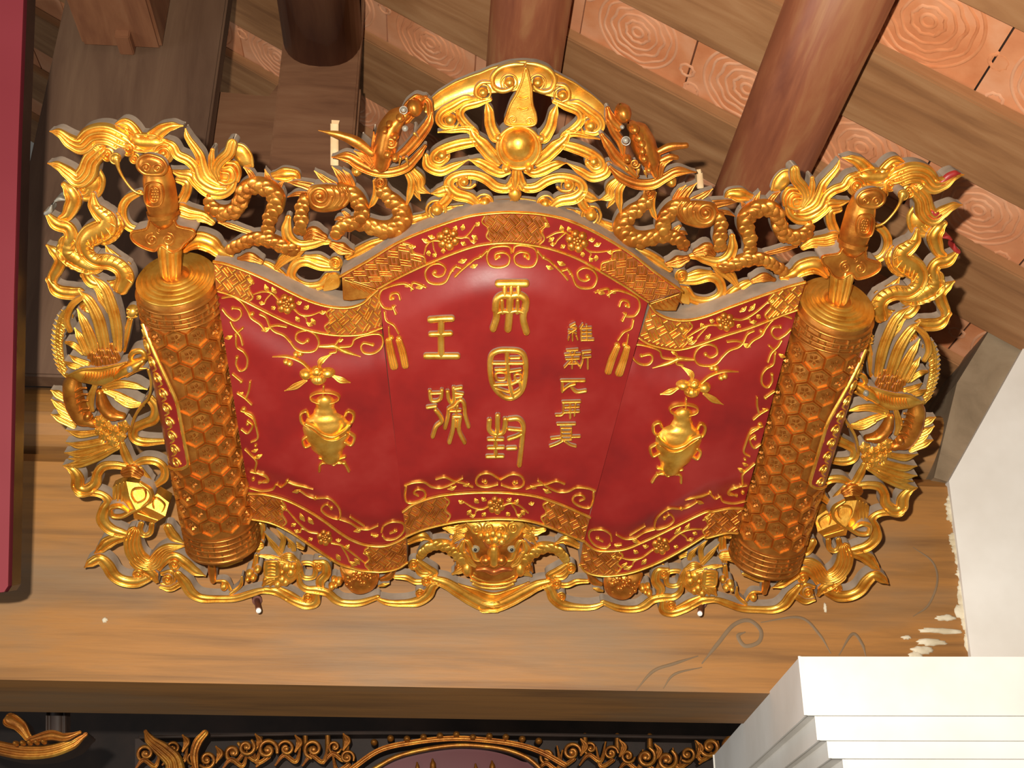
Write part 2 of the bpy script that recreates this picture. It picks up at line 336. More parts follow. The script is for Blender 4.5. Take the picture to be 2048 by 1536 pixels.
def spline(Pn, Wn, step, closed):
    Pn = np.asarray(Pn, float); Wn = np.asarray(Wn, float); n = len(Pn)
    if closed: Q = np.vstack([Pn[-1:], Pn, Pn[:2]]); W = np.concatenate([Wn[-1:], Wn, Wn[:2]]); m = n
    else: Q = np.vstack([2 * Pn[0] - Pn[1], Pn, 2 * Pn[-1] - Pn[-2]]); W = np.concatenate([Wn[:1], Wn, Wn[-1:]]); m = n - 1
    out = []; ow = []
    for i in range(m):
        a, b, c, d = Q[i:i + 4]; k = max(2, int(math.ceil(np.linalg.norm(c - b) / step)))
        t = (np.arange(k) / k)[:, None]
        out.append(.5 * (2 * b + (c - a) * t + (2 * a - 5 * b + 4 * c - d) * t ** 2 + (3 * b - a - 3 * c + d) * t ** 3))
        s = t[:, 0] * t[:, 0] * (3 - 2 * t[:, 0]); ow.append(W[i + 1] * (1 - s) + W[i + 2] * s)
    if not closed: out.append(Q[-2:-1]); ow.append(W[-2:-1])
    return np.vstack(out), np.concatenate(ow)
def prof(kind):
    if kind == 'round': s = np.linspace(-1, 1, 9); z = np.sqrt(np.clip(1 - s * s, 0, 1))
    elif kind == 'rim': s = np.array([-1, -.95, -.86, -.76, -.67, -.58, -.3, 0, .3, .58, .67, .76, .86, .95, 1]); z = np.array([.40, .88, 1, .84, .16, .58, .84, .96, .84, .58, .16, .84, 1, .88, .40])
    elif kind == 'plate': s = np.array([-1, -.96, -.86, -.76, 0, .76, .86, .96, 1]); z = np.array([.5, .95, 1, .62, .62, .62, 1, .95, .5])
    elif kind == 'flat': s = np.array([-1, -.8, 0, .8, 1]); z = np.array([.6, 1, 1, 1, .6])
    elif kind == 'feather': s = np.array([-1, -.9, -.7, -.3, -.12, 0, .12, .3, .7, .9, 1]); z = np.array([.4, .85, .62, .6, .75, 1, .75, .6, .62, .85, .4])
    elif kind.startswith('hair'):
        n = int(kind[4:] or 4); s = np.linspace(-1, 1, 4 * n + 1); z = (.20 + .80 * np.abs(np.sin(n * np.pi * (s + 1) / 2)) ** .7) * (1 - .4 * s * s)
    return s, z
class Part:
    def __init__(self, name, parent=None, mats=None, **props):
        self.name, self.parent, self.mats, self.props = name, parent, mats or [GOLD, DUST], props
        self.V = []; self.Fc = []; self.M = []; self.n = 0; self.obj = None
    def add(self, V, Fc, mi):
        V = np.asarray(V, float); self.V.append(V); o = self.n; self.n += len(V)
        flip = SIDE == 'R'
        for f in Fc: self.Fc.append(tuple(int(i) + o for i in (f[::-1] if flip else f)))
        self.M.extend([mi] * len(Fc) if isinstance(mi, int) else mi)
    def grid(self, G, mi, closed=False):
        n, k = G.shape[:2]; a = np.arange(n * k).reshape(n, k)
        if closed: a = np.vstack([a, a[:1]])
        Fc = np.stack([a[:-1, :-1], a[1:, :-1], a[1:, 1:], a[:-1, 1:]], -1).reshape(-1, 4)
        self.add(G.reshape(-1, 3), Fc, mi)
    def stroke(self, crop, pts, w, kind='rim', h=None, base=0.0, back=-.020, closed=False, mi=0, wave=None, cap=True, hk=.40, under=0.0):
        px = pp(crop, pts); sc = 1.0 if crop == '-' else .25
        W = np.array([w] * len(px) if np.isscalar(w) else w, float) * sc * pscale(px[0], base)
        if MAPK == 'fret' and sc < 1 and back is not None and kind[:3] in ('rim', 'hai') : W = W * 1.28
        if len(W) != len(px): W = np.interp(np.linspace(0, 1, len(px)), np.linspace(0, 1, len(W)), W)
        H = h if h is not None else min(hk * W.max(), .017); C = np.array([P(q, base, .55 * H) for q in px])
        fine = .0022 if W.max() < .012 else .0034
        C, W = spline(C, W, fine if not wave else .0024, closed)
        T = np.gradient(C, axis=0) if not closed else (np.roll(C, -1, 0) - np.roll(C, 1, 0))
        T /= np.maximum(np.linalg.norm(T, axis=1), 1e-9)[:, None]
        if not closed and cap:        # rounded ends
            for end in (0, -1):
                if W[end] > .003:
                    t = T[end] * (1 if end else -1); k = np.array([.35, .65, .88, .99]); hw = W[end] / 2 * .9
                    X = C[end] + np.outer(k * hw, t); Wx = W[end] * np.sqrt(1 - k * k); Tx = np.repeat(T[end][None], 4, 0)
                    if end == 0: C = np.vstack([X[::-1], C]); W = np.concatenate([Wx[::-1], W]); T = np.vstack([Tx, T])
                    else: C = np.vstack([C, X]); W = np.concatenate([W, Wx]); T = np.vstack([T, Tx])
        N = np.stack([-T[:, 1], T[:, 0]], 1); s, z = prof(kind)
        arc = np.concatenate([[0], np.cumsum(np.linalg.norm(np.diff(C, axis=0), axis=1))])
        hh = H * np.clip(W / W.max(), .02, 1) ** .6
        hw = W / 2
        Z = hh[:, None] * z[None]
        if wave:
            am, lam = wave; wv = np.sin(arc / lam * 2 * np.pi); Z = Z * (1 + am * wv[:, None] * (.25 + .75 * np.abs(s))[None]); hw = hw * (1 + .12 * am * wv)
        XY = C[:, None, :] + N[:, None, :] * (s[None, :, None] * hw[:, None, None])
        bs = np.array([[base(*q) for q in r] for r in XY]) if callable(base) else np.full(Z.shape, base)
        G = np.concatenate([XY, (bs + Z)[..., None]], -1)
        self.grid(G, mi, closed)
        if under:
            G2 = G.copy(); G2[..., 2] = bs - Z * under; self.grid(G2[:, ::-1], mi, closed)
        if back is not None:
            for j in (0, -1):
                top = G[:, j]; bot = top.copy(); bot[:, 2] = (bs[:, j] + back) if callable(base) else back
                S = np.stack([bot, top] if j == 0 else [top, bot], 1); self.grid(S, 1, closed)
            a = G[:, 0].copy(); b = G[:, -1].copy(); a[:, 2] = b[:, 2] = (bs[:, 0] + back) if callable(base) else back
            self.grid(np.stack([b, a], 1), 1, closed)
        return self
    def dome(self, crop, out, h=.012, base=0.0, back=-.020, mi=0, rings=5, flat=.0, rim=0, smooth=True, edge=.25):
        """star-shaped outline raised to a pillow; 'flat' > 0 keeps a plateau"""
        px = pp(crop, out); C = np.array([P(q, base, .6 * h) for q in px])
        if smooth: C, _ = spline(C, np.ones(len(C)), .005, True)
        c = C.mean(0); n = len(C); k = np.linspace(1, 0, rings + 1); L = []
        for t in k:
            q = c + (C - c) * t; zz = h * (edge + (1 - edge) * (1 - max(0, (t - flat) / (1 - flat)) ** 2) ** .5 if t < 1 else edge)
            b = np.array([base(*r) for r in q]) if callable(base) else np.full(n, base)
            L.append(np.concatenate([q, (b + zz)[:, None]], 1))
        G = np.stack(L, 1)      # n x rings x 3
        self.grid(G, mi, True)
        if back is not None:
            bot = L[0].copy(); bot[:, 2] = (bot[:, 2] - h * edge + back) if callable(base) else back
            self.grid(np.stack([bot, L[0]], 1), 1, True); 
            cc = np.concatenate([c, [bot[:, 2].mean()]]); self.grid(np.stack([np.repeat(cc[None], n, 0), bot], 1), 1, True)
        if rim: self.stroke(crop, out, rim, 'round', base=base if not callable(base) else base, back=None, closed=True, h=h * .9)
        return self
    def plate(self, crop, out, h=.008, base=0.0, back=-.020, mi=0, smooth=True, inset=.0022):
        px = pp(crop, out); C = np.array([P(q, base, .9 * h) for q in px])
        if smooth: C, _ = spline(C, np.ones(len(C)), .005, True)
        n = len(C); T = np.roll(C, -1, 0) - np.roll(C, 1, 0); T /= np.maximum(np.linalg.norm(T, axis=1), 1e-9)[:, None]
        area = .5 * np.sum(C[:, 0] * np.roll(C[:, 1], -1) - np.roll(C[:, 0], -1) * C[:, 1])
        N = np.stack([-T[:, 1], T[:, 0]], 1) * (1 if area > 0 else -1)
        def lay(q, dz):
            b = np.array([base(*r) for r in q]) if callable(base) else np.full(n, base); return np.concatenate([q, (b + dz)[:, None]], 1)
        o, i = lay(C, h * .55), lay(C + N * inset, h)
        b = lay(C, back)
        if not callable(base): b[:, 2] = back
        fwd = (area > 0) != (SIDE == 'R')
        def g(a, c, m):
            G = np.stack([a, c], 1) if fwd else np.stack([c, a], 1); self.grid(G, m, True)
        g(o, i, mi); g(b, o, 1)
        tri = [tuple(t) for t in tessellate_polygon([[Vector((*q, 0)) for q in i[:, :2]]])]
        self.add(i, tri, mi); self.add(b, [t[::-1] for t in tri], 1)
        return self
    def ball(self, crop, c, r, h=None, base=0.0, back=None, mi=0, n=14, ry=None):
        a = np.linspace(0, 2 * np.pi, n, endpoint=False); ry = ry or r
        return self.dome(crop, [(c[0] + r * math.cos(t), c[1] + ry * math.sin(t)) for t in a], h if h is not None else (r * (.25 if crop != '-' else 1)) * .0008, base, back, mi, 4, 0, smooth=False, edge=.02)
    def curl(self, crop, c, r, turns=1.4, a0=0, cw=1, w=None, kind='round', base=0.0, back=None, h=None, ball=True, r1=None):
        n = int(10 * turns) + 3; t = np.linspace(0, 1, n); a = math.radians(a0) + cw * 2 * np.pi * turns * t
        rr = r + ((r1 if r1 is not None else r * .25) - r) * t
        pts = [(c[0] + q * math.cos(k), c[1] + q * math.sin(k)) for q, k in zip(rr, a)]; w = w or r * .34
        self.stroke(crop, pts, [w * .8] + [w] * (n - 2) + [w * .8], kind, base=base, back=back, h=h)
        if ball: self.ball(crop, c, r * .33, base=base if callable(base) else base)
        return self
    def facet(self, crop, pts, back=-.018, mi=0):
        """flat carved facet given as (x, y, height) corners, with walls down to the ground"""
        sc = pp(crop, [(a, b) for a, b, _ in pts]); top = np.array([(*P(q, 0.0, z), z) for q, (_, _, z) in zip(sc, pts)]); bot = top.copy(); bot[:, 2] = back; n = len(top)
        self.add(top, [tuple(range(n))[::-1]], mi); self.grid(np.stack([bot, top], 1), mi, True); return self
    def roundel(self, crop, c, r, base=0.0, back=-.020, a0=0, cw=1, turns=1.5, h=.005, w=.30):
        self.dome(crop, [(c[0] + r * math.cos(t), c[1] + r * math.sin(t)) for t in np.linspace(0, 2 * np.pi, 16, endpoint=False)], h, base, back, 0, 3, .6, smooth=False, edge=.4)
        n = int(10 * turns) + 3; t = np.linspace(0, 1, n); a = math.radians(a0) + cw * 2 * np.pi * turns * t; rr = r * (.86 - .58 * t)
        self.stroke(crop, [(c[0] + q * math.cos(k), c[1] + q * math.sin(k)) for q, k in zip(rr, a)], r * w, 'round', base=base + h * .85, back=None, h=.0055)
        return self.ball(crop, c, r * .30, base=base + h * .9, h=.007)
    def build(self):
        V = np.vstack(self.V); c = V.mean(0)
        po = self.parent.obj if isinstance(self.parent, Part) else (self.parent or plq)
        me = bpy.data.meshes.new(self.name)
        pc = getattr(self.parent, 'c', np.zeros(3)) if isinstance(self.parent, Part) else np.zeros(3)
        me.from_pydata((V - c).tolist(), [], self.Fc)
        me.polygons.foreach_set('use_smooth', [True] * len(me.polygons)); me.polygons.foreach_set('material_index', self.M); me.update()
        for m in self.mats: me.materials.append(m)
        o = bpy.data.objects.new(self.name, me); COL.objects.link(o); o.parent = po; o.location = c - pc; self.c = c; self.obj = o
        for k, v in self.props.items(): o[k] = v
        return self
def one(name, parent, crop, pts, w, kind='rim', mats=None, label=None, **k):
    p = Part(name, parent, mats, **({'label': label} if label else {})); p.stroke(crop, pts, w, kind, **k); return p.build()
def scales(part, crop, pts, w, size, base, h, rows=None, mi=0, rim=.8):
    """overlapping raised scales across a body stroke"""
    px = pp(crop, pts); W = np.array(w, float) * .25 * pscale(px[0], 0); C = np.array([P(q, base, .6 * h) for q in px]); Wm = W.max()
    C, W = spline(C, W, .001, False); T = np.gradient(C, axis=0); T /= np.maximum(np.linalg.norm(T, axis=1), 1e-9)[:, None]; N = np.stack([-T[:, 1], T[:, 0]], 1)
    arc = np.concatenate([[0], np.cumsum(np.linalg.norm(np.diff(C, axis=0), axis=1))]); a = np.linspace(0, 2 * np.pi, 9)[:-1]; k = 0; s = size * .4
    while s < arc[-1]:
        i = int(np.searchsorted(arc, s)); nrow = max(2, int(round(W[i] * rim / size))); off = (k % 2) * .5
        for j in range(nrow + (0 if k % 2 else 1)):
            t = (j + off) / nrow * 2 - 1
            if abs(t) > .92: continue
            ctr = C[i] + N[i] * t * W[i] / 2 * rim; H = h * (W[i] / Wm) ** .6; zc = base + H * math.sqrt(max(0, 1 - (t * rim) ** 2)); R = size * .76 * (1 - .25 * t * t)
            L = []; ti = .13 * size * np.cos(a)
            for rr, zz in ((1, -.03), (.86, .10), (.45, .15)):
                L.append(np.stack([ctr[0] + T[i][0] * np.cos(a) * R * rr + N[i][0] * np.sin(a) * R * rr * (1 - .2 * abs(t)), ctr[1] + T[i][1] * np.cos(a) * R * rr + N[i][1] * np.sin(a) * R * rr * (1 - .2 * abs(t)), zc + zz * size * .7 - ti * rr], 1))
            V = np.vstack(L + [[[ctr[0], ctr[1], zc + .16 * size * .7]]]); Fc = []
            for q in range(8):
                z_ = (q + 1) % 8; Fc += [(q, z_, 8 + z_, 8 + q), (8 + q, 8 + z_, 16 + z_, 16 + q), (16 + q, 16 + z_, 24)]
            part.add(V, Fc, mi)
        s += size * .74; k += 1
def flower(part, crop, c, r, base, n=6, ry=None):
    ry = ry or r
    for k in range(n):
        a = 2 * math.pi * k / n + .3; part.ball(crop, (c[0] + r * .66 * math.cos(a), c[1] + ry * .66 * math.sin(a)), r * .46, base=base, n=10)
    for k in range(5):
        a = 2 * math.pi * k / 5; part.ball(crop, (c[0] + r * .28 * math.cos(a), c[1] + ry * .28 * math.sin(a)), r * .26, base=(lambda u, v, b=base: (b(u, v) if callable(b) else b) + .003), n=8)
    part.ball(crop, c, r * .2, base=(lambda u, v, b=base: (b(u, v) if callable(b) else b) + .006), n=8)
# ------------------------------------------------------------------ fretwork carving, one half at a time (SIDE 'R' mirrors the left half)
def corner():
    g = Part('corner_scrollwork').stroke('A', '1000,275 1100,335 1230,345 1330,350', [70, 130, 130, 60], 'rim').build()
    one('cloud_crest', g, 'A', '900,212 1000,190 1060,235 1110,310 1170,342 1230,300 1290,245 1370,212 1462,212', [20, 70, 80, 90, 110, 100, 80, 55, 8])
    one('flame_strand', g, 'A', '960,335 850,285 740,295 650,368 560,345 470,275 385,260', [150, 150, 140, 130, 100, 60, 8], 'hair4', base=.006)
    one('flame_strand', g, 'A', '800,415 725,490 690,590 620,645 540,592 460,535 370,515', [100, 115, 130, 120, 90, 60, 8], 'hair4', base=.006)
    c = Part('cloud_roundel', g)
    for x, y, r in ((1025, 395, 62), (858, 440, 58), (1075, 470, 46)):
        c.roundel('A', (x, y), r, .008, a0=40)
    c.build()
    c = Part('cloud_roundel', g).roundel('A', (1305, 430), 92, .004, a0=-60, cw=-1, turns=1.7); c.build()
    one('flame_strand', g, 'A', '940,290 960,330 935,370', 50, 'hair3', base=.012); one('flame_strand', g, 'A', '760,375 790,415 770,460', 50, 'hair3', base=.012)
    one('mane_strand', g, 'A', '1480,230 1500,300 1555,380 1600,450 1618,530 1655,620 1745,680', [8, 40, 52, 62, 72, 80, 60], base=.002)
    one('mane_strand', g, 'A', '1290,320 1380,370 1420,440 1500,480 1560,540 1600,640 1700,705 1800,715', [30, 58, 66, 66, 66, 76, 66, 40], base=.004)
    one('mane_strand', g, 'A', '1340,560 1440,590 1520,600 1580,660 1660,730 1760,752 1840,715 1885,630', [8, 50, 70, 80, 80, 70, 60, 30], base=.002)
    one('mane_strand', g, 'A', '1855,350 1830,430 1765,490 1728,560 1750,640', [66, 72, 70, 60, 36], 'hair3', base=.010)
    one('mane_strand', g, 'A', '1700,400 1690,470 1695,560 1735,640', [26, 42, 42, 24], base=.010)
    s = Part('swirl', g)
    s.dome('A', [(1800 + 118 * math.cos(t), 600 + 110 * math.sin(t)) for t in np.linspace(0, 6.283, 18, endpoint=False)], .008, -.002, rings=3, flat=.6, smooth=False)
    for pts in ('1785,545 1850,535 1885,590 1870,650 1800,670 1740,645', '1790,505 1880,510 1915,580 1900,650', '1780,580 1830,590 1825,640 1780,640'):
        s.stroke('A', pts, 34, 'round', base=.0045, back=None, h=.008)
    s.ball('A', (1750, 615), 32, base=.006); s.build()
    p = Part('cloud_leaf', g).dome('A', '1860,365 1940,370 2000,440 2022,530 1960,545 1900,505 1865,440', .008, -.008, rings=3, flat=.5)
    p.stroke('A', '1880,350 1950,370 2005,440 2020,530', 26, 'round', back=None); p.build()
    p = Part('cloud_disc', g).ball('A', (690, 690), 125, h=.012, base=-.010, back=-.020)
    p.stroke('A', '785,560 822,640 800,735 740,790 660,792 600,750', 44, 'round', back=None, base=-.004); p.curl('A', (660, 722), 44, 1.2, 0, 1, 26, base=.0); p.build()
    one('flame_strand', g, 'A', '1445,905 1520,930 1620,942 1690,985', [120, 110, 80, 50], 'hair4')
    one('cloud_scroll', g, 'A', '1470,1200 1570,1125 1680,1150 1750,1210 1850,1255', [50, 120, 120, 90, 30])
    r = Part('ruffled_ribbon')
    r.stroke('A', '740,760 750,850 800,910 850,960 830,1030 740,1080 680,1140 690,1230 760,1290 870,1300 960,1345 1000,1420 965,1510', [30, 80, 110, 130, 150, 150, 120, 105, 105, 110, 115, 120, 100], 'rim', base=.004, h=.010)
    def creases(p, pts, w_, n, sd, base):
        C, W = spline(np.array(pp('A', pts)), np.interp(np.linspace(0, 1, len(pts.split())), np.linspace(0, 1, len(w_)), w_) / 4, 1.0, False)
        for k in np.linspace(.08, .92, n) * (len(C) - 1):
            i = int(k); T = C[min(i + 2, len(C) - 1)] - C[max(i - 2, 0)]; T /= max(1e-6, np.linalg.norm(T)); N = np.array([-T[1], T[0]]) * sd
            p.stroke('-', [tuple(C[i] + N * W[i] * .05), tuple(C[i] + N * W[i] * .30 + T * 3), tuple(C[i] + N * W[i] * .52 + T * 7)], [1.5, 4.2, 5.2], 'round', base=base, back=None, h=.0045, cap=False)
    creases(r, '740,760 750,850 800,910 850,960 830,1030 740,1080 680,1140 690,1230 760,1290 870,1300 960,1345 1000,1420 965,1510', [30, 110, 150, 130, 110, 115, 100], 22, -1, .0125)
    r.build()
    one('ribbon_fold', r, 'A', '540,1150 540,1230 600,1280 680,1330 760,1345 830,1310', [120, 145, 140, 110, 85, 50], wave=(.12, .011), h=.010)
    one('ribbon_fold', r, 'A', '925,925 945,1000 905,1075 845,1125 760,1130', [40, 80, 80, 60, 30], wave=(.13, .010), base=-.004)
    one('ribbon_fold', r, 'A', '510,680 560,730 590,795 570,860 535,925 490,950', [40, 95, 105, 95, 75, 50])
    one('ribbon_fold', r, 'A', '365,905 450,990 540,1020 570,1090 540,1155', [30, 88, 90, 90, 70])
    one('ribbon_fold', r, 'A', '370,1165 430,1210 482,1280 460,1350 420,1420 425,1490', [16, 66, 76, 76, 66, 50])
    one('ribbon_fold', r, 'A', '840,1165 880,1220 950,1280 1020,1320', [8, 48, 60, 50], base=-.004)
    one('ribbon_fold', r, 'A', '700,1340 685,1400 730,1460 800,1480', [50, 60, 70, 50])
    one('ribbon_fold', r, 'F', '145,80 220,165 320,185 395,180', [40, 90, 90, 70])
    one('ribbon_fold', r, 'F', '420,40 520,80 620,130 700,110', [40, 70, 80, 60], wave=(.13, .010), base=-.004)
    tip = 'broken tip with the white ground showing' if SIDE == 'L' else 'broken tip with red ground showing'
    mt = SILVER if SIDE == 'L' else REDLEAF
    one('ribbon_tip', r, 'A', '440,812 470,795 515,800', [20, 36, 20], 'round', [mt, mt], tip, base=.006)
    one('ribbon_tip', r, 'A', '362,912 395,890 412,840', [34, 40, 10], 'round', [mt, mt], tip, base=.006)
    if SIDE == 'R':
        globals()['SIDE'] = 'L'
        one('flame_tip', g, 'E', '1540,345 1590,300 1640,275 1690,272', [60, 70, 60, 10], 'round', [REDLEAF, DUST], tip, base=.010)
        one('flame_tip', g, 'E', '1465,590 1490,605 1515,610', [70, 84, 60], 'round', [REDLEAF, REDLEAF], tip, base=.010)
        globals()['SIDE'] = 'R'
    one('scroll_curl', g, 'A', '1120,742 1030,785 982,860 988,950 1040,1020 1140,1040', [40, 55, 58, 58, 58, 40], base=-.01)
    one('scroll_curl', g, 'A', '1420,640 1495,665 1488,740 1440,830 1410,915', [40, 66, 66, 66, 50], base=-.01)
def finial():
    b = .030
    f = Part('finial', None, [COPPER, DUST])
    f.stroke('A', '1243,600 1255,690 1275,830 1288,940', [232, 262, 268, 240], 'round', h=.030, base=b + .014, back=None, under=1.0)
    f.build()
    k = Part('cloud_knob', f, [COPPER, DUST]).dome('A', '1100,545 1110,475 1170,442 1240,452 1300,482 1332,540 1300,592 1230,602 1150,592', .008, b + .046, .062, flat=.6)
    k.stroke('A', '1100,540 1110,475 1170,442 1240,452 1300,482 1330,540 1300,592 1230,600 1150,590', 28, 'round', base=b + .050, back=None, closed=True)
    k.curl('A', (1168, 545), 40, 1.3, 200, 1, 22, base=b + .0535); k.curl('A', (1258, 549), 40, 1.3, -20, -1, 22, base=b + .0535); k.build()
    m = Part('medallion', f, [COPPER, DUST]).stroke('A', '1230,658 1290,680 1306,755 1290,830 1230,852 1172,830 1156,755 1172,680', 24, 'round', base=b + .036, back=None, closed=True, h=.009)
    m.stroke('A', '1232,695 1265,712 1275,755 1262,805 1232,820 1202,800 1192,755 1205,710', 16, 'round', base=b + .041, back=None, closed=True, h=.005)
    for i in range(3):
        for j in range(5): m.ball('A', (1214 + 20 * i + (j % 2) * 8, 712 + 22 * j), 11, base=b + .042, n=7)
    m.build()
    one('collar', f, 'A', '1284,915 1287,930 1291,948', 266, 'round', [COPPER, DUST], base=b + .014, back=None, under=1.0, h=.0335, cap=False)
    q = Part('flange', f, [COPPER, DUST]).plate('A', '1040,1090 1062,1058 1170,1030 1200,950 1290,935 1382,950 1420,1010 1540,1040 1556,1070 1532,1110 1480,1150 1440,1200 1370,1220 1290,1172 1240,1212 1180,1202 1110,1170 1060,1130', .010, b + .014, .0)
    q.stroke('A', '1045,1088 1065,1058 1170,1032 1202,955 1290,940 1380,955 1420,1012 1538,1042 1552,1070 1530,1108 1478,1148 1438,1196 1368,1216 1290,1168 1240,1208 1180,1198 1110,1166 1062,1128', 20, 'round', base=b + .022, back=None, closed=True, h=.006)
    q.curl('A', (1215, 1118), 52, 1.5, -90, -1, 24, base=b + .023); q.curl('A', (1345, 1118), 52, 1.5, -90, 1, 24, base=b + .023); q.curl('A', (1272, 1040), 30, 1.2, 90, 1, 14, base=b + .023)
    q.ball('A', (1290, 990), 60, h=.010, base=b + .022); q.build()
    one('neck', f, 'A', '1345,1200 1348,1290 1355,1390', [200, 185, 170], 'hair3', [GOLD, DUST], base=b + .004, back=None, h=.024, under=1.0)
    wk = Part('whisker', f, [GOLD, DUST]).stroke('A', '930,480 950,560 1000,650 1070,730 1150,757 1220,745', [44, 26, 20, 20, 20, 30], 'round', base=.050, back=None, under=1.0)
    wk.ball('A', (920, 472), 46, base=.044, back=.0); wk.curl('A', (920, 470), 42, 1, 0, 1, 14, base=.046, ball=False, r1=40); wk.build()

D1 = ('60,790 100,870 180,912 270,892 320,820 342,750 392,702 470,690 550,720 602,780 600,860 562,940 545,1010 550,1085', [60, 110, 130, 130, 130, 130, 130, 140, 150, 150, 140, 120, 100, 80])
D2 = ('225,1205 330,1150 430,1112 540,1120 640,1160 700,1192 780,1200', [56, 80, 92, 108, 108, 96, 56])
D3 = ('835,790 812,880 810,970 800,1045', [90, 104, 110, 86])
D4 = ('1440,670 1480,760 1560,832 1612,900 1612,980 1542,1042 1430,1042 1330,1002 1230,992 1130,1022 1082,1085', [90, 112, 132, 152, 170, 170, 150, 122, 112, 100, 60])
D5 = ('1130,720 1230,770 1285,860 1290,945 1240,1000', [120, 130, 130, 120, 90])
def dragon():
    d = Part('dragon', None, [COPPER, DUST])
    for t, w_ in (D1, D2, D3, D4, D5): d.stroke('B', t, w_, 'round', h=.017, base=.002)
    d.build()
    s = Part('dragon_scales', d, [COPPER, COPPER], kind='stuff')
    for t, w_ in (D1, D2, D3, D4, D5): scales(s, 'B', t, w_, .0150, .002, .0155)
    s.build()
    p = Part('shoulder_swirl', d, [COPPER, DUST]).dome('B', '850,770 885,695 970,680 1080,685 1170,720 1205,780 1175,850 1080,895 960,905 875,865', .012, .008, flat=.6)
    p.curl('B', (958, 775), 98, 1.7, 0, 1, 34, base=.0192, r1=26)
    for x in (1065, 1105, 1145, 1180): p.stroke('B', [(x - 12, 700), (x + 14, 745), (x + 8, 800), (x - 30, 850)], 22, 'round', base=.0185, back=None)
    p.build()
    one('fire_scroll', d, 'B', '705,945 692,1040 722,1120 800,1162 900,1152 990,1130 1085,1152', [40, 70, 80, 70, 62, 50, 16], mats=[GOLD, DUST])
    for t, w_ in (('560,690 540,620 515,556', [80, 50, 6]), ('625,720 640,680 668,655', [60, 40, 6]), ('430,650 400,585 345,540', [66, 50, 8]), ('1165,690 1120,605 1052,535', [90, 66, 6]), ('1070,690 980,625 912,570', [80, 52, 6]), ('1215,680 1190,610 1140,560', [60, 40, 6]), ('900,700 790,672 695,662', [80, 56, 6]), ('860,760 775,752 695,782', [60, 40, 6]), ('660,720 665,770 660,830', [20, 36, 20]), ('150,980 250,1010 380,1055 450,1065', [20, 50, 40, 8]), ('1150,960 1110,950 1075,965', [60, 40, 6]), ('1180,930 1150,900 1130,895', [50, 30, 6])):
        one('spine_fin', d, 'B', t, w_, 'feather', [COPPER, DUST], base=-.002)
    for t, w_ in (('845,1110 905,1075 985,1105', [40, 100, 60]), ('1060,1165 1130,1195 1210,1222', [50, 90, 40]), ('310,1275 400,1262 485,1298', [30, 70, 40])):
        one('claw', d, 'B', t, w_, 'hair4', [COPPER, DUST], base=.006)
    one('cloud_scroll', d, 'B', '585,610 680,598 760,600 800,650', [50, 96, 70, 16], base=-.012)
    one('cloud_scroll', d, 'B', '1690,565 1745,640 1760,712 1840,755', [60, 90, 70, 8], 'hair4', base=-.004)
    one('beard_strand', d, 'B', '1700,690 1735,750 1765,810', [40, 36, 6], base=-.004)
    one('beard_strand', d, 'B', '1650,575 1690,650 1682,740 1655,835', [36, 50, 48, 16], base=.006)
    one('beard_strand', d, 'B', '1400,650 1412,740 1385,815 1345,872', [30, 48, 40, 8], base=.004)
    Part('neck_curl', d, [COPPER, DUST]).roundel('B', (1445, 660), 54, .014, a0=90).build()
    one('leaf_scroll', d, 'B', '610,1345 680,1270 760,1230 835,1175', [40, 72, 72, 50], 'hair4', base=-.006)
    one('cloud_scroll', d, 'B', '1100,1345 960,1330 850,1290 770,1312 730,1390 760,1450 850,1492 960,1482 1030,1420', [40, 58, 66, 66, 60, 60, 60, 60, 70], base=-.012)
    c = Part('cloud_scroll', d).stroke('B', '840,1255 950,1270 1040,1305', [30, 60, 40], base=-.008); c.roundel('B', (1085, 1305), 56, -.002, a0=-150); c.build()
    Part('corner_plate', d).plate('B', '1020,1395 1110,1395 1115,1500 990,1535 985,1480', .010, -.014).build()
    one('cloud_scroll', d, 'B', '470,1290 560,1335 640,1400 700,1480', [30, 60, 70, 50], base=-.012)
    one('cloud_rail', d, 'B', '1180,1260 1280,1200 1370,1155 1480,1118', [40, 60, 56, 40], base=-.012)
    one('cloud_rail', d, 'B', '1720,970 1850,925 2010,880', [50, 70, 60], base=-.012)

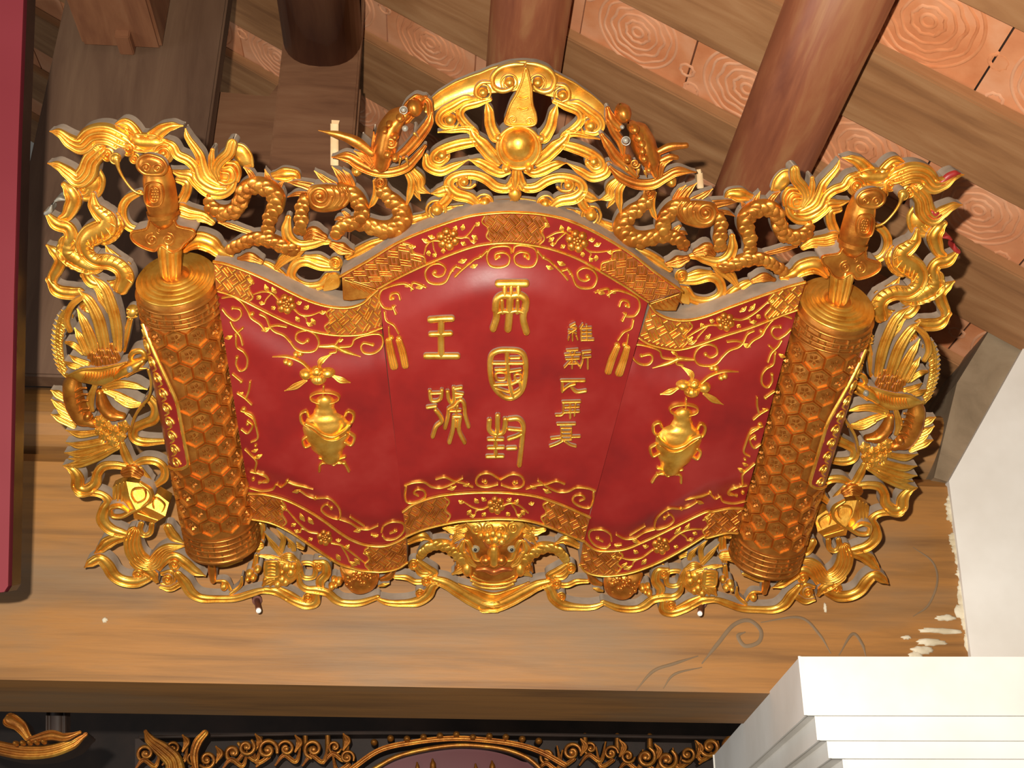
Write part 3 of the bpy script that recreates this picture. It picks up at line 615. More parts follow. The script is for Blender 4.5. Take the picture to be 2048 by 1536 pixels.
def crest_half():
    g = CREST
    one('cloud_scroll', g, 'C', '430,612 350,610 312,560 335,505 420,455 520,400 610,395', [22, 40, 52, 58, 60, 50, 20], base=.004)
    p = Part('cloud_curl', g).ball('C', (400, 565), 50, base=.008, back=-.04, h=.014); p.curl('C', (400, 565), 87, 1.15, 150, 1, 21, base=.002, back=-.020, ball=False, r1=57); p.build()
    one('cloud_scroll', g, 'C', '720,395 610,425 510,455 478,515 515,580 590,640', [30, 56, 56, 56, 56, 40])
    p = Part('cloud_curl', g).stroke('C', '725,262 655,265 612,310 612,365 655,392', [20, 32, 36, 34, 24], 'round', base=.006); p.ball('C', (665, 345), 42, base=.008, back=-.03, h=.012); p.curl('C', (665, 345), 73, 1.15, 150, 1, 17, base=.002, back=-.020, ball=False, r1=48); p.build()
    p = Part('cloud_curl', g).stroke('C', '985,118 900,122 800,152 742,220 752,300 815,332 888,312 905,262', [26, 40, 40, 40, 40, 40, 36, 28], 'round', base=.006); p.ball('C', (878, 265), 42, base=.008, back=-.03, h=.012); p.curl('C', (878, 265), 73, 1.15, 150, 1, 17, base=.002, back=-.020, ball=False, r1=48); p.build()
    for t, w_ in (('553,612 600,700 660,762 720,832 785,900', [10, 66, 92, 92, 60]), ('690,408 712,500 722,600 762,690 800,715', [8, 62, 72, 82, 50]), ('548,880 640,902 730,952 800,985 870,975', [8, 60, 72, 60, 36])):
        one('flame_ray', g, 'C', t, w_, base=.002)
    p = Part('flame_bead', g); p.ball('C', (785, 705), 32, base=.010, back=-.03, h=.012); p.ball('C', (850, 955), 36, base=.010, back=-.03, h=.012); p.build()
    one('cloud_scroll', g, 'C', '300,662 430,642 530,634 588,660 602,740', [8, 36, 46, 66, 60])
    one('cloud_scroll', g, 'C', '600,735 480,755 370,788 285,832 268,882 320,905 375,862', [60, 70, 70, 60, 52, 46, 36], base=.002)
    one('cloud_scroll', g, 'C', '205,850 222,930 320,972 420,935 548,880', [40, 62, 62, 52, 8])
    p = Part('cloud_curl', g).ball('C', (335, 850), 42, base=.008, back=-.04, h=.012); p.curl('C', (335, 850), 73, 1.15, 150, 1, 17, base=.002, back=-.020, ball=False, r1=48); p.build()
    one('cloud_scroll', g, 'C', '900,1085 850,1110 770,1095 690,1035 600,1000 500,1000 412,1032 392,1090 450,1152 560,1185 625,1240', [30, 60, 66, 66, 62, 62, 62, 70, 82, 72, 46])
    p = Part('cloud_curl', g).stroke('C', '600,1080 560,1105 490,1095 475,1042 530,1022', 26, 'round', base=.008, back=-.03); p.ball('C', (515, 1060), 36, base=.010, h=.010); p.curl('C', (515, 1060), 63, 1.15, 150, 1, 15, base=.002, back=-.020, ball=False, r1=41); p.build()
    p = Part('cloud_curl', g).stroke('C', '622,1205 700,1180 742,1228', 24, 'round', back=-.020); p.ball('C', (678, 1225), 44, base=.0, back=-.020, h=.014); p.curl('C', (678, 1225), 77, 1.15, 150, 1, 18, base=.002, back=-.020, ball=False, r1=50); p.build()
    p = Part('cloud_curl', g).stroke('C', '245,1152 312,1140 372,1122 392,1162 350,1222 290,1250', [8, 62, 70, 62, 62, 50]); p.ball('C', (295, 1285), 50, base=.006, back=-.020, h=.014); p.curl('C', (295, 1285), 87, 1.15, 150, 1, 21, base=.002, back=-.020, ball=False, r1=57); p.build()
    one('cloud_rail', g, 'C', '90,1360 260,1325 430,1278 600,1262 760,1232 930,1222', 56, base=-.012)
    one('stem_scroll', g, 'C', '935,960 912,1040 880,1095 830,1115', [36, 60, 66, 40])
def crest():
    global CREST
    CREST = Part('pearl_crest')
    CREST.stroke('C', '225,470 360,375 500,310 640,270 780,235 900,212 1010,205 1100,225 1200,270 1330,320 1460,395 1570,470 1640,560', [90, 125, 150, 175, 215, 240, 240, 225, 200, 170, 150, 125, 90], 'plate', h=.010, base=-.008)
    CREST.build(); g = CREST
    f = Part('flame', g).plate('C', '1005,140 978,240 932,350 884,430 852,520 838,590 900,612 960,612 1030,615 1088,590 1088,520 1062,430 1052,300 1034,210', .012, .004)
    f.stroke('C', '1006,145 980,240 935,350 888,430 856,520 842,585 900,606 960,606 1030,608 1084,588 1084,520 1058,430 1048,300 1030,210', 22, 'round', base=.0155, back=None, closed=True, h=.005)
    f.curl('C', (905, 560), 44, 1.2, 90, 1, 18, base=.0155); f.curl('C', (1035, 572), 44, 1.2, 90, -1, 18, base=.0155)
    for y in (380, 470): f.stroke('C', [(945, y), (985, y + 12), (1020, y)], 18, 'round', base=.0155, back=None, h=.005)
    f.build()
    r = Part('pearl_ring', g).dome('C', [(950 + 184 * math.cos(t), 785 + 184 * math.sin(t)) for t in np.linspace(0, 2 * np.pi, 40, endpoint=False)], .008, .004, -.045, rings=3, flat=.8, smooth=False, edge=.5)
    r.stroke('C', [(950 + 170 * math.cos(t), 785 + 170 * math.sin(t)) for t in np.linspace(0, 2 * np.pi, 24, endpoint=False)], 30, 'round', base=.010, back=None, closed=True); r.build()
    Part('pearl', g, label='smooth gilded pearl').ball('C', (950, 780), 140, h=.028, base=.008, n=40).build()
    t = Part('tongue', g).dome('C', '920,1105 972,1148 955,1200 922,1218 890,1202 868,1150', .010, .004); t.build()
    one('stem', g, 'C', '930,950 925,1040 920,1110', [50, 60, 30], 'rim', base=.004)
    one('stem', g, 'C', '918,1190 905,1240', [50, 60], 'rim', base=-.004)

def phoenix():
    x = Part('phoenix', None, [COPPER, DUST])
    x.stroke('F', '350,850 325,960 345,1080 400,1190 490,1240', [90, 160, 175, 165, 90], 'round', h=.024, base=.002)
    x.build()
    for t, w_ in (('480,50 590,140 650,280 690,450 702,640', [8, 76, 92, 92, 66]), ('378,168 470,250 540,380 575,510 605,660', [8, 82, 100, 100, 80]), ('368,318 430,420 475,530 520,660', [8, 72, 92, 80]), ('348,470 400,540 455,660', [8, 62, 70]), ('280,585 350,600 425,665', [20, 50, 40]), ('310,690 370,722 460,755', [8, 50, 60]), ('265,740 340,765 450,795', [8, 50, 50]), ('320,490 292,400 332,285 425,215', [40, 50, 54, 40])):
        one('wing_feather', x, 'F', t, w_, 'feather', [GOLD, DUST], base=.006, h=.014)
    one('wing_plume', x, 'F', '520,150 590,230 640,330', [30, 90, 60], 'hair4', base=-.006); one('wing_plume', x, 'F', '400,330 440,300 500,330', [40, 80, 60], 'hair3', base=-.008)
    for a, b_ in ((480, 640), (540, 615), (600, 612), (660, 618), (510, 690), (570, 668), (630, 668), (690, 680), (545, 725), (610, 720), (670, 730)):
        one('covert_feather', x, 'F', [(a - 10, b_ + 66), (a + 2, b_ + 26), (a - 4, b_ - 14)], [30, 66, 44], 'feather', [COPPER, DUST], base=.010 + .004 * (b_ > 660) + .003 * (b_ > 700), back=-.010)
    one('tail_feather', x, 'F', '335,300 268,360 240,460 232,570 240,660 258,760 300,870', [24, 54, 60, 60, 56, 50, 30], 'feather', [GOLD, DUST], base=-.004)
    tp = Part('tail_barbs', x, [GOLD, DUST])
    for q in np.linspace(.06, .9, 13):
        cx = np.interp(q, [0, .15, .3, .5, .65, .8, 1], [310, 240, 208, 196, 206, 226, 270]); cy = 300 + 560 * q
        tp.stroke('F', [(cx + 40, cy + 34), (cx + 2, cy + 8), (cx - 36, cy - 12)], [56, 34, 4], 'feather', base=-.004)
    tp.build()
    n_ = Part('neck', x, [GOLD, DUST]).stroke('F', '285,845 420,850 560,862 670,820 760,785', [30, 120, 140, 130, 100], 'flat', base=.012, h=.012)
    for k in range(11):
        a = 430 + 24 * k; y = 855 - (k > 5) * (k - 5) * 7; n_.stroke('F', [(a + 16, y - 36), (a + 4, y + 6), (a - 22, y + 40)], [8, 18, 8], 'round', base=.0235, back=None, h=.006)
    n_.stroke('F', '300,842 420,800 560,790 690,765 770,740', [8, 26, 26, 26, 14], 'round', base=.024, back=-.01); n_.build()
    h_ = Part('head', x, [GOLD, DUST]).stroke('F', '690,860 760,810 830,775 895,735', [70, 104, 96, 60], 'round', base=.016, h=.020)
    h_.stroke('F', '770,850 850,800 940,790', [30, 46, 10], 'round', base=.018, back=-.01)
    h_.build()
    e = Part('eye', x, [SILVER, SILVER], label='silver ringed eye').ball('F', (795, 802), 26, base=.034, h=.006); e.build()
    one('comb', x, 'F', '830,745 802,705 828,662 890,655 918,700 895,760', [24, 44, 48, 50, 50, 30], 'round', [GOLD, DUST], base=.016)
    one('wattle_cord', x, 'F', '945,800 968,900 950,1020 898,1085 835,1180 800,1300', [26, 22, 22, 24, 22, 16], 'round', base=.022, back=-.03)
    for t, w_ in (('600,945 720,918 830,930 938,962', [50, 60, 50, 8]), ('590,965 700,1010 800,1050 885,1068', [40, 60, 50, 8]), ('700,1030 790,1080 900,1085', [50, 56, 26])): one('throat_plume', x, 'F', t, w_, 'hair3', base=.012)
    for y, a in ((955, 385), (1005, 392), (1055, 395), (1120, 405)): one('belly_rib', x, 'F', [(a - 20, y + 22), (a + 25, y - 6), (a + 62, y - 8)], 22, 'round', [COPPER, DUST], base=.022, back=None)
    Part('thigh', x, [COPPER, DUST]).ball('F', (455, 1182), 40, base=.022, h=.012).build()
    one('breast_feather', x, 'F', '520,920 480,1040 495,1125', [40, 64, 40], 'feather', base=.014)
    one('leg', x, 'F', '555,990 575,1090 640,1165 735,1185', [70, 110, 110, 60], 'round', [COPPER, DUST], base=.010, h=.02)
    for t, w_ in (('160,965 220,1000 300,1050', [8, 62, 50]), ('165,1040 230,1090 310,1140', [8, 62, 50]), ('162,1160 240,1195 340,1250', [8, 66, 50]), ('200,1100 260,1150 330,1190', [8, 50, 50])): one('back_fin', x, 'F', t, w_, 'hair3', base=-.002)
    fl_ = Part('flower_cluster', x, [GOLD, DUST])
    for a, b_, r in ((560, 1215, 52), (610, 1262, 50), (665, 1295, 50), (590, 1325, 48), (655, 1372, 50), (720, 1335, 48), (745, 1260, 50), (550, 1290, 40)):
        fl_.dome('F', [(a + r * (1 + .12 * math.cos(5 * t)) * math.cos(t), b_ + r * (1 + .12 * math.cos(5 * t)) * math.sin(t)) for t in np.linspace(0, 6.283, 20, endpoint=False)], .008, .004 + .0015 * (a % 3), -.020, rings=3, flat=.5, smooth=False)
        for k in range(5): fl_.stroke('F', [(a + r * .25 * math.cos(k * 1.26), b_ + r * .25 * math.sin(k * 1.26)), (a + r * .85 * math.cos(k * 1.26), b_ + r * .85 * math.sin(k * 1.26))], [6, 14], 'round', base=.0115 + .0015 * (a % 3), back=None, h=.003)
    fl_.build()
    for t, w_ in (('280,1290 400,1315 530,1302', [8, 64, 50]), ('278,1390 400,1402 565,1372', [8, 64, 60]), ('268,1472 400,1472 560,1432 680,1392', [8, 72, 82, 60]), ('255,1575 400,1550 540,1490 690,1425', [8, 72, 84, 50]), ('300,1520 430,1505 600,1440', [8, 60, 50])): one('lower_feather', x, 'F', t, w_, 'feather', base=.002, h=.012)
    one('cloud_scroll', x, 'F', '960,1030 1010,1100 992,1190 905,1232 832,1272 832,1342 905,1375 1070,1372', [60, 70, 70, 62, 62, 62, 62, 40])
    k = Part('tied_bud', x).ball('F', (815, 345), 56, base=-.004, back=-.020, h=.014)
    for y in (315, 345, 375): k.stroke('F', [(775, y), (815, y + 10), (855, y)], 14, 'round', base=.006, back=None)
    k.stroke('F', '800,400 770,520 745,640', [36, 44, 40], 'rim', base=-.010); k.build()

def lower_corner():
    g = Part('book_bundle_ribbon')
    g.stroke('G', '830,830 812,900 832,990 882,1050 950,1078 1000,1062 1040,1005 1100,960 1240,940', [90, 112, 122, 122, 112, 96, 84, 70, 16], 'hair5')
    g.stroke('G', '850,1050 915,1115 975,1160 1012,1222', [90, 82, 72, 26], 'rim'); g.build()
    for t, w_ in (('735,110 762,190 800,268 850,290', [40, 58, 58, 40]), ('845,272 920,242 1012,252 1072,302 1075,380 1010,440', [40, 55, 55, 55, 55, 40]), ('800,300 770,296 680,282 590,292 540,350 520,430 450,480 385,458 380,380 340,322 265,298', [30, 50, 55, 60, 60, 70, 82, 82, 80, 60, 8]), ('345,460 400,512 490,502 580,522 628,575 592,640 580,720 640,790 720,822 795,842', [30, 50, 50, 50, 60, 68, 80, 82, 70, 44]), ('795,850 690,870 620,902 570,950 508,998', [50, 70, 82, 60, 8]), ('428,1112 490,1062 560,1032 620,1082 670,1160 745,1205 840,1215 930,1190 985,1150', [8, 60, 72, 82, 82, 82, 82, 60, 36]), ('1105,780 1150,850 1245,925', [60, 70, 8]), ('880,310 930,380 975,415', [40, 50, 20]), ('1030,1120 1085,1045 1160,1012 1240,1062 1320,1130 1405,1178', [30, 50, 62, 72, 62, 8])):
        one('ribbon_scroll', g, 'G', t, w_)
    one('knot', g, 'G', '760,350 815,335 865,360', [70, 96, 70], 'hair5', [COPPER, DUST], base=.004)
    one('ribbon_loop', g, 'G', '890,750 880,800 912,842 962,822 975,755', 36, base=.004)
    for cx, cy, r in ((868, 1160, 52), (1155, 1080, 48), (1100, 1200, 44)):
        Part('cloud_curl', g).roundel('G', (cx, cy), r, .0, a0=180, turns=1.2, w=.34).build()
    one('cloud_scroll', g, 'G', '1055,1150 1130,1132 1152,1190 1120,1242 1055,1235', 30, base=-.004)
    b = Part('book_case', None, [GOLD, DUST])
    b.facet('G', [(770, 412, .010), (902, 430, .012), (962, 482, .018), (945, 592, .034), (850, 640, .036), (800, 545, .032)])
    b.facet('G', [(660, 455, .006), (770, 412, .010), (800, 545, .032), (850, 640, .036), (790, 652, .020), (660, 565, .008)]); b.build()
    b2 = Part('book_case', None, [GOLD, DUST])
    b2.facet('G', [(960, 545, .010), (1020, 510, .010), (1112, 580, .016), (1082, 690, .032), (985, 640, .032), (900, 605, .026)])
    b2.facet('G', [(900, 605, .026), (985, 640, .032), (1082, 690, .032), (1000, 745, .012), (830, 708, .008), (825, 660, .012)]); b2.build()
    cov = lambda *z: (lambda u, v: np.interp(v, z[0::2], z[1::2]))
    for part_, t, zz in ((b, '815,490 850,468 915,478 920,550 855,582 815,535', .0275), (b2, '985,570 1012,545 1075,598 1052,655 990,622', .0245)): one('cover_frame', part_, 'G', t, 15, 'round', base=zz, back=None, closed=True, h=.006)
    for t in ('690,442 676,556', '718,430 700,575', '748,420 728,600'): one('page_edge', b, 'G', t, 15, 'round', base=.018, back=None)
    for t in ('860,668 1020,725', '880,640 1045,700'): one('page_edge', b2, 'G', t, 14, 'round', base=.020, back=None)
    one('tied_cord', b, 'G', '880,428 958,488 965,560 905,612 820,652 735,695 655,690 645,630 715,615 790,662', [26, 38, 40, 40, 40, 40, 40, 40, 40, 26], 'round', base=.026, back=.0, h=.010)
    w_ = Part('wave_border')
    w_.stroke('G', '1185,1155 1240,1222 1290,1300 1370,1345 1500,1352 1640,1347 1760,1312 1860,1287 1960,1302 2050,1345', [50, 72, 72, 60, 50, 50, 50, 42, 40, 40], 'rim'); w_.build()
    one('wave_curl', w_, 'G', '1040,1258 1120,1272 1195,1235', [20, 40, 40])
    c = Part('wave_curl', w_).stroke('G', '1475,1212 1560,1218 1600,1280', [20, 34, 30], 'round', base=-.002); c.ball('G', (1550, 1262), 34, base=.0, back=-.020, h=.012); c.build()
    one('wave_curl', w_, 'G', '1695,1175 1682,1250 1605,1315', [16, 32, 30], 'round')
    one('wave_stem', w_, 'G', '1450,1070 1455,1140 1462,1215', [60, 70, 50], 'round', [COPPER, DUST])
    for t, k in (('200,1120 290,1130 360,1172 430,1212 530,1242 602,1222 612,1150', [40, 50, 50, 50, 60, 60, 40]), ('470,1000 480,1070 530,1112 620,1120 700,1142 760,1192 830,1222 960,1222 1100,1180', [24, 40, 50, 60, 60, 60, 50, 50, 36]), ('1240,1015 1330,1020 1400,1052 1470,1052', [30, 40, 40, 40]), ('1085,1190 1180,1222 1300,1227 1420,1212 1500,1160 1540,1092 1600,1060', [24, 42, 50, 70, 72, 62, 40]), ('310,1105 400,1150 500,1205', [30, 42, 30]), ('1560,1040 1650,1070 1750,1130 1850,1190 1950,1238 2050,1252', [60, 76, 86, 92, 92, 92])):
        one('wave_scroll', w_, 'H', t, k)
    for cx, cy, r in ((545, 1185, 44), (1390, 920, 46), (1490, 1050, 44), (1440, 1150, 38), (630, 935, 42)):
        Part('wave_curl', w_).roundel('H', (cx, cy), r, .0, a0=120, turns=1.3).build()
    one('wave_scroll', w_, 'H', '1425,890 1490,940 1555,985 1500,1010', [40, 52, 52, 30]); one('wave_scroll', w_, 'H', '600,900 680,912 690,990 642,1052 655,1125', [36, 52, 60, 60, 40])
    one('wave_scroll', w_, 'H', '1345,740 1450,690 1525,725', [40, 70, 20]); one('wave_scroll', w_, 'H', '490,910 592,918 592,1012 502,1012', 34, closed=True)
    one('wave_scroll', w_, 'H', '110,600 170,600 165,700 135,820', [40, 50, 56, 40], base=-.01)
    one('wave_scroll', w_, 'H', '640,860 700,880 740,860', [30, 40, 20], base=-.01)

def beasts():
    s = Part('sea_beast').dome('H', '195,890 240,850 330,860 430,900 470,960 450,1040 380,1090 290,1100 210,1060 185,980', .014, .0, flat=.3); s.build()
    f = Part('forehead_plate', s).plate('H', '205,890 295,886 318,915 315,1000 290,1024 210,1022 188,995 190,915', .006, .014, .0, smooth=False)
    f.stroke('H', '208,893 293,890 314,917 311,998 288,1020 212,1018 193,993 194,917', 12, 'round', base=.019, back=None, closed=True, h=.003)
    for y in (920, 948, 975, 1000): f.stroke('H', [(222, y), (250, y - 6), (282, y)], 11, 'round', base=.019, back=None, h=.003)
    f.build()
    for t, k in (('330,840 270,765 195,665', [46, 50, 6]), ('330,800 345,710 290,635', [44, 44, 6]), ('430,800 420,760 360,690', [40, 44, 6])): one('horn_flame', s, 'H', t, k, 'feather', base=.002)
    for t, k in (('160,850 240,862 330,892 430,925', [20, 40, 44, 20]), ('320,880 390,852 455,892', [30, 52, 30]), ('455,890 472,955 440,1010', [30, 42, 20]), ('180,1095 222,1052 262,1036', [16, 66, 50]), ('240,1090 270,1050 290,1040', [16, 40, 30])): one('mane_strand', s, 'H', t, k, 'hair3', base=.008)
    b = Part('cheek_bead', s, kind='stuff')
    for a, c, r in ((370, 950, 46), (405, 990, 38), (335, 1045, 38), (365, 1065, 32), (300, 1082, 32), (335, 985, 30), (420, 940, 30), (75, 1000, 34), (105, 1032, 30), (140, 965, 30), (60, 1040, 24)): b.ball('H', (a, c), r, base=.008, back=-.020, h=.012)
    b.build()
    one('curled_lock', s, 'H', '130,850 118,950 100,1035', [30, 44, 40]); one('curled_lock', s, 'H', '0,830 60,770 150,770', [60, 96, 70], 'hair5'); one('curled_lock', s, 'H', '400,770 440,760 500,790', [40, 50, 30], 'hair3', base=-.01)
    t = Part('turtle', None, [COPPER, DUST]).dome('H', '795,965 840,942 960,935 1080,965 1110,1040 1070,1130 980,1172 890,1155 830,1080', .026, .0, flat=.1); t.build()
    b = Part('shell_bumps', t, [COPPER, COPPER])
    rs = np.random.RandomState(4)
    for k in range(34):
        a = rs.uniform(0, 6.28); q = math.sqrt(rs.uniform(0, .82)); b.ball('H', (955 + 135 * q * math.cos(a), 1050 + 95 * q * math.sin(a)), rs.uniform(14, 24), base=.026 * math.sqrt(1 - q * q) * .98 + .001, h=.006, n=8)
    b.curl('H', (1040, 1010), 46, 1.3, 0, 1, 14, base=.020); b.build()
    hd = Part('turtle_head', t)
    for a, c, r in ((790, 1062, 34), (750, 1046, 26), (733, 1100, 30), (765, 1085, 24)): hd.ball('H', (a, c), r, base=.004, back=-.020, h=.014)
    hd.build()
    one('flipper', t, 'H', '1110,1090 1150,1080 1195,1070', [20, 36, 10], 'feather'); one('flipper', t, 'H', '1130,1040 1190,1020 1235,965', [40, 70, 40], 'round', [COPPER, DUST])
    p = Part('mask_paw', None, [GOLD, DUST]).stroke('H', '1430,868 1482,802 1560,765 1650,775 1740,835 1800,900', [40, 62, 72, 92, 104, 90], 'round', h=.018); p.build()
    b = Part('paw_scales', p, [GOLD, COPPER]); scales(b, 'H', '1430,868 1482,802 1560,765 1650,775 1740,835 1800,900', [40, 62, 72, 92, 104, 90], .013, .0, .017); b.build()
    one('paw_fur', p, 'H', '1640,625 1720,640 1800,600', [40, 80, 60], 'hair4', base=-.004); one('paw_fur', p, 'H', '1690,700 1790,720 1850,790', [30, 70, 50], 'hair4', [COPPER, DUST], base=-.004); one('paw_fur', p, 'H', '1700,1000 1770,960 1830,900', [16, 60, 50], 'hair4', base=.004)
    one('paw_fur', p, 'H', '1400,930 1450,985 1520,990', [30, 50, 30])

def mask():
    m = Part('lion_mask', None, [COPPER, DUST]).dome('I', '150,600 350,560 560,600 600,760 585,920 520,1060 345,1115 190,1065 110,930 110,760', .020, .0, flat=.35); m.build()
    c = Part('curled_crown', m, [GOLD, COPPER]).dome('I', '130,600 240,570 350,565 470,572 590,600 588,650 540,720 440,790 350,808 265,745 180,675', .020, .012, .0, flat=.3)
    for x, y, r, d in ((208, 632, 52, 1), (312, 622, 46, -1), (408, 640, 48, 1), (508, 625, 50, -1)): c.curl('I', (x, y), r, 1.6, -90, d, 18, base=.031)
    for x, y, r in ((250, 690, 34), (300, 690, 36), (345, 676, 36), (395, 690, 36), (445, 700, 34), (310, 730, 34), (365, 725, 36), (415, 740, 30)): c.ball('I', (x, y), r, base=.029, h=.012)
    c.build()
    one('brow_ridge', m, 'I', '270,735 310,780 350,790 395,770 430,740', [20, 44, 50, 44, 20], 'round', [LIPRED, DUST], 'reddish brow ridge', base=.026, back=None)
    for s, x in ((-1, 205), (1, 492)):
        e = Part('eye', m, [WHITEEYE, WHITEEYE], label='grey painted eye').ball('I', (x, 800), 36, base=.018, h=.009, ry=28); e.build()
        Part('pupil', m, [DARKEYE, DARKEYE]).ball('I', (x + s * 2, 803), 14, base=.026, h=.003).build()
        o = 350
        q = lambda a, b_: (o + s * a, b_)
        one('eyelid', m, 'I', [q(235, 720), q(200, 740), q(165, 820), q(145, 870), q(95, 890)], [10, 40, 44, 40, 16], 'rim', base=.018, back=None)
        one('brow_hair', m, 'I', [q(230, 600), q(290, 650), q(330, 640)], [50, 70, 10], 'hair4', base=.0)
        one('ear', m, 'I', [q(245, 740), q(262, 800), q(220, 850), q(190, 940)], [30, 60, 60, 30], base=.010)
        Part('jowl', m).ball('I', q(212, 965), 50, base=.006, h=.018, ry=62, back=-.020).build()
        one('cheek_fur', m, 'I', [q(150, 930), q(190, 900), q(230, 830)], [30, 50, 20], 'hair3', base=.016)
        one('cheek_fur', m, 'I', [q(280, 1000), q(270, 900), q(240, 850)], [10, 50, 30], 'hair3', base=.004)
        for a_, b_, c_, d_ in ((215, 640, 330, 700), (250, 690, 345, 760), (268, 760, 330, 830), (262, 860, 320, 900), (255, 930, 315, 985)):
            one('mane_strand', m, 'I', [q(a_, b_), q((a_ + c_) / 2, (b_ + d_) / 2 - 14), q(c_, d_)], [36, 42, 8], 'hair3', [COPPER if b_ > 700 else GOLD, DUST], base=.004)
        Part('nostril', m, [COPPER, DUST]).ball('I', q(62, 895), 50, base=.026, h=.014, ry=40).build()
        k = Part('chin_curl', m).curl('I', q(80, 1150), 46, 1.4, 90, s, 20, base=-.002, back=-.020); k.build()
    one('nose', m, 'I', '352,800 352,850 352,905', [90, 110, 96], 'round', base=.022, back=None, h=.020)
    one('lip', m, 'I', '215,965 285,962 350,985 420,962 490,965', [26, 50, 56, 50, 26], 'round', [LIPRED, DUST], 'reddish upper lip', base=.022, back=None)
    for y, x in ((1005, 150), (1035, 165), (1066, 175), (1096, 160)): one('jaw_row', m, 'I', [(345 - x, y - 20), (345 - x * .6, y + 6), (345, y + 16), (345 + x * .6, y + 6), (345 + x, y - 20)], 26, 'round', base=.014, back=None)
    one('chin_scroll', m, 'I', '60,1090 200,1150 345,1195 490,1150 630,1080', [50, 110, 140, 110, 50], 'plate', base=-.002)

def head(side):
    """open-mouthed dragon heads stand out of the carving; each was carved a little differently"""
    b0 = .045
    if side == 'L':
        h = Part('dragon_head', None, [COPPER, DUST]).stroke('B', '1450,520 1478,400 1505,285 1560,185 1640,125', [150, 195, 190, 165, 110], 'round', base=b0, h=.045, back=None, under=.7); h.build()
        K = 'B'; A = dict(snout=(1712, 62, 66), eye=(1628, 82, 30), eye2=(1640, 232, 34), knob=(1255, 575, 48))
        jaws = [('1640,140 1700,60 1752,10 1805,-15', [90, 110, 100, 30]), ('1560,470 1640,420 1720,335 1795,240 1832,180 1852,105', [50, 66, 72, 66, 56, 20]), ('1780,-20 1830,20 1840,110 1850,180', [30, 40, 40, 20])]
        frill = ('1050,462 1180,458 1270,508 1380,562 1500,582 1640,545 1735,455 1800,372', [8, 70, 84, 74, 62, 60, 50, 24])
        horns = [('1370,430 1250,345 1120,290 945,248', [70, 96, 66, 8])]
        hair = [('1390,500 1335,400 1290,320', [50, 44, 8]), ('1435,500 1400,380 1388,255', [46, 50, 8]), ('1380,540 1430,450 1440,330', [40, 50, 16]), ('1375,530 1300,450 1230,410', [30, 44, 8])]
        brow = (1528, 345, 46); lumps = [(1500, 440, 40), (1560, 470, 34), (1600, 150, 36), (1480, 250, 32), (1560, 300, 34), (1515, 200, 30)]
        teeth = [(1600, 470, 1592, 530), (1650, 470, 1665, 525), (1715, 270, 1745, 300)]
    else:
        h = Part('dragon_head', None, [COPPER, DUST]).stroke('D', '650,690 605,570 562,465 520,370 470,320', [70, 170, 195, 170, 90], 'round', base=b0, h=.045, back=None, under=.7); h.build()
        K = 'D'; A = dict(snout=(388, 190, 68), eye=(408, 408, 34), eye2=(380, 300, 24), knob=(772, 742, 48))
        jaws = [('350,300 290,235 262,150', [60, 70, 30]), ('215,365 272,452 335,545 420,620 490,690', [30, 60, 70, 62, 40]), ('275,250 312,335 370,425 385,520', [50, 56, 56, 30])]
        frill = ('280,620 370,700 500,752 620,752 720,702 820,652 975,662', [24, 62, 72, 72, 62, 62, 8])
        horns = [('670,500 760,462 890,448', [60, 70, 50]), ('690,570 760,540 815,545', [50, 54, 40])]
        hair = [('660,690 650,560 620,440', [40, 40, 8]), ('680,690 700,600 780,560', [40, 50, 10]), ('690,640 660,520 640,440', [30, 40, 10])]
        brow = (480, 590, 40); lumps = [(480, 325, 44), (515, 390, 42), (535, 440, 40), (540, 495, 38), (555, 552, 40), (420, 560, 36), (590, 640, 30)]
        teeth = [(510, 640, 500, 690), (560, 650, 575, 700), (420, 640, 400, 610)]
    one('snout', h, K, [A['snout'][:2], (A['snout'][0] + 6, A['snout'][1] + 20)], A['snout'][2] * 2, 'round', [COPPER, DUST], None, base=b0 + .014, back=None, h=.026, under=.9)
    for t, k in jaws: one('jaw', h, K, t, k, 'rim', [COPPER, DUST], base=b0 + .004, back=b0 - .016)
    one('collar_frill', h, K, *frill, 'rim', [COPPER, DUST], base=b0 - .008, back=b0 - .026)
    for t, k in horns: one('horn', h, K, t, k, 'round', [COPPER, DUST], base=b0, back=None, under=.8)
    for t, k in hair: one('mane_lock', h, K, t, k, 'hair3', [COPPER, DUST], base=b0, back=0.0)
    p = Part('brow_lumps', h, [COPPER, DUST]).curl(K, brow[:2], brow[2], 1.5, 0, 1, brow[2] * .4, base=b0 + .042)
    for x, y, r in lumps: p.ball(K, (x, y), r, base=b0 + .038, h=.014)
    p.build()
    for k in ('eye', 'eye2'):
        x, y, r = A[k]; e = Part('eye', h, [SILVER, SILVER], label='silver ringed eye').ball(K, (x, y), r * .75, base=b0 + .034, h=.005); e.build()
    e = Part('eye_ring', h, [SILVER, SILVER]).curl(K, A['eye'][:2], A['eye'][2], 1, 0, 1, 9, base=b0 + .036, ball=False, r1=A['eye'][2]); e.build()
    for a, b_, c, d in teeth: one('fang', h, K, [(a, b_), (c, d)], [26, 5], 'round', base=b0 + .02, back=0)
    Part('bead', h).ball(K, A['knob'][:2], A['knob'][2], base=.008, back=-.04, h=.018).build()
    # raw batten wired behind the head
    if side == 'L': q = one('support_batten', None, '-', '669,330 669,247', [16, 16], 'flat', [BATTEN, BATTEN], 'pale raw batten behind the dragon head', base=-.012, back=-.03, cap=False)
    else: q = one('support_batten', None, '-', '1401,376 1399,346', [13, 12], 'flat', [BATTEN, BATTEN], 'pale raw batten behind the dragon head', base=-.012, back=-.03, cap=False)

MAPK = 'fret'
SIDE = 'L'; crest(); mask(); head('L'); head('R')
for SIDE in ('L', 'R'):
    crest_half(); corner(); dragon(); phoenix(); lower_corner(); beasts(); finial()
SIDE = 'L'
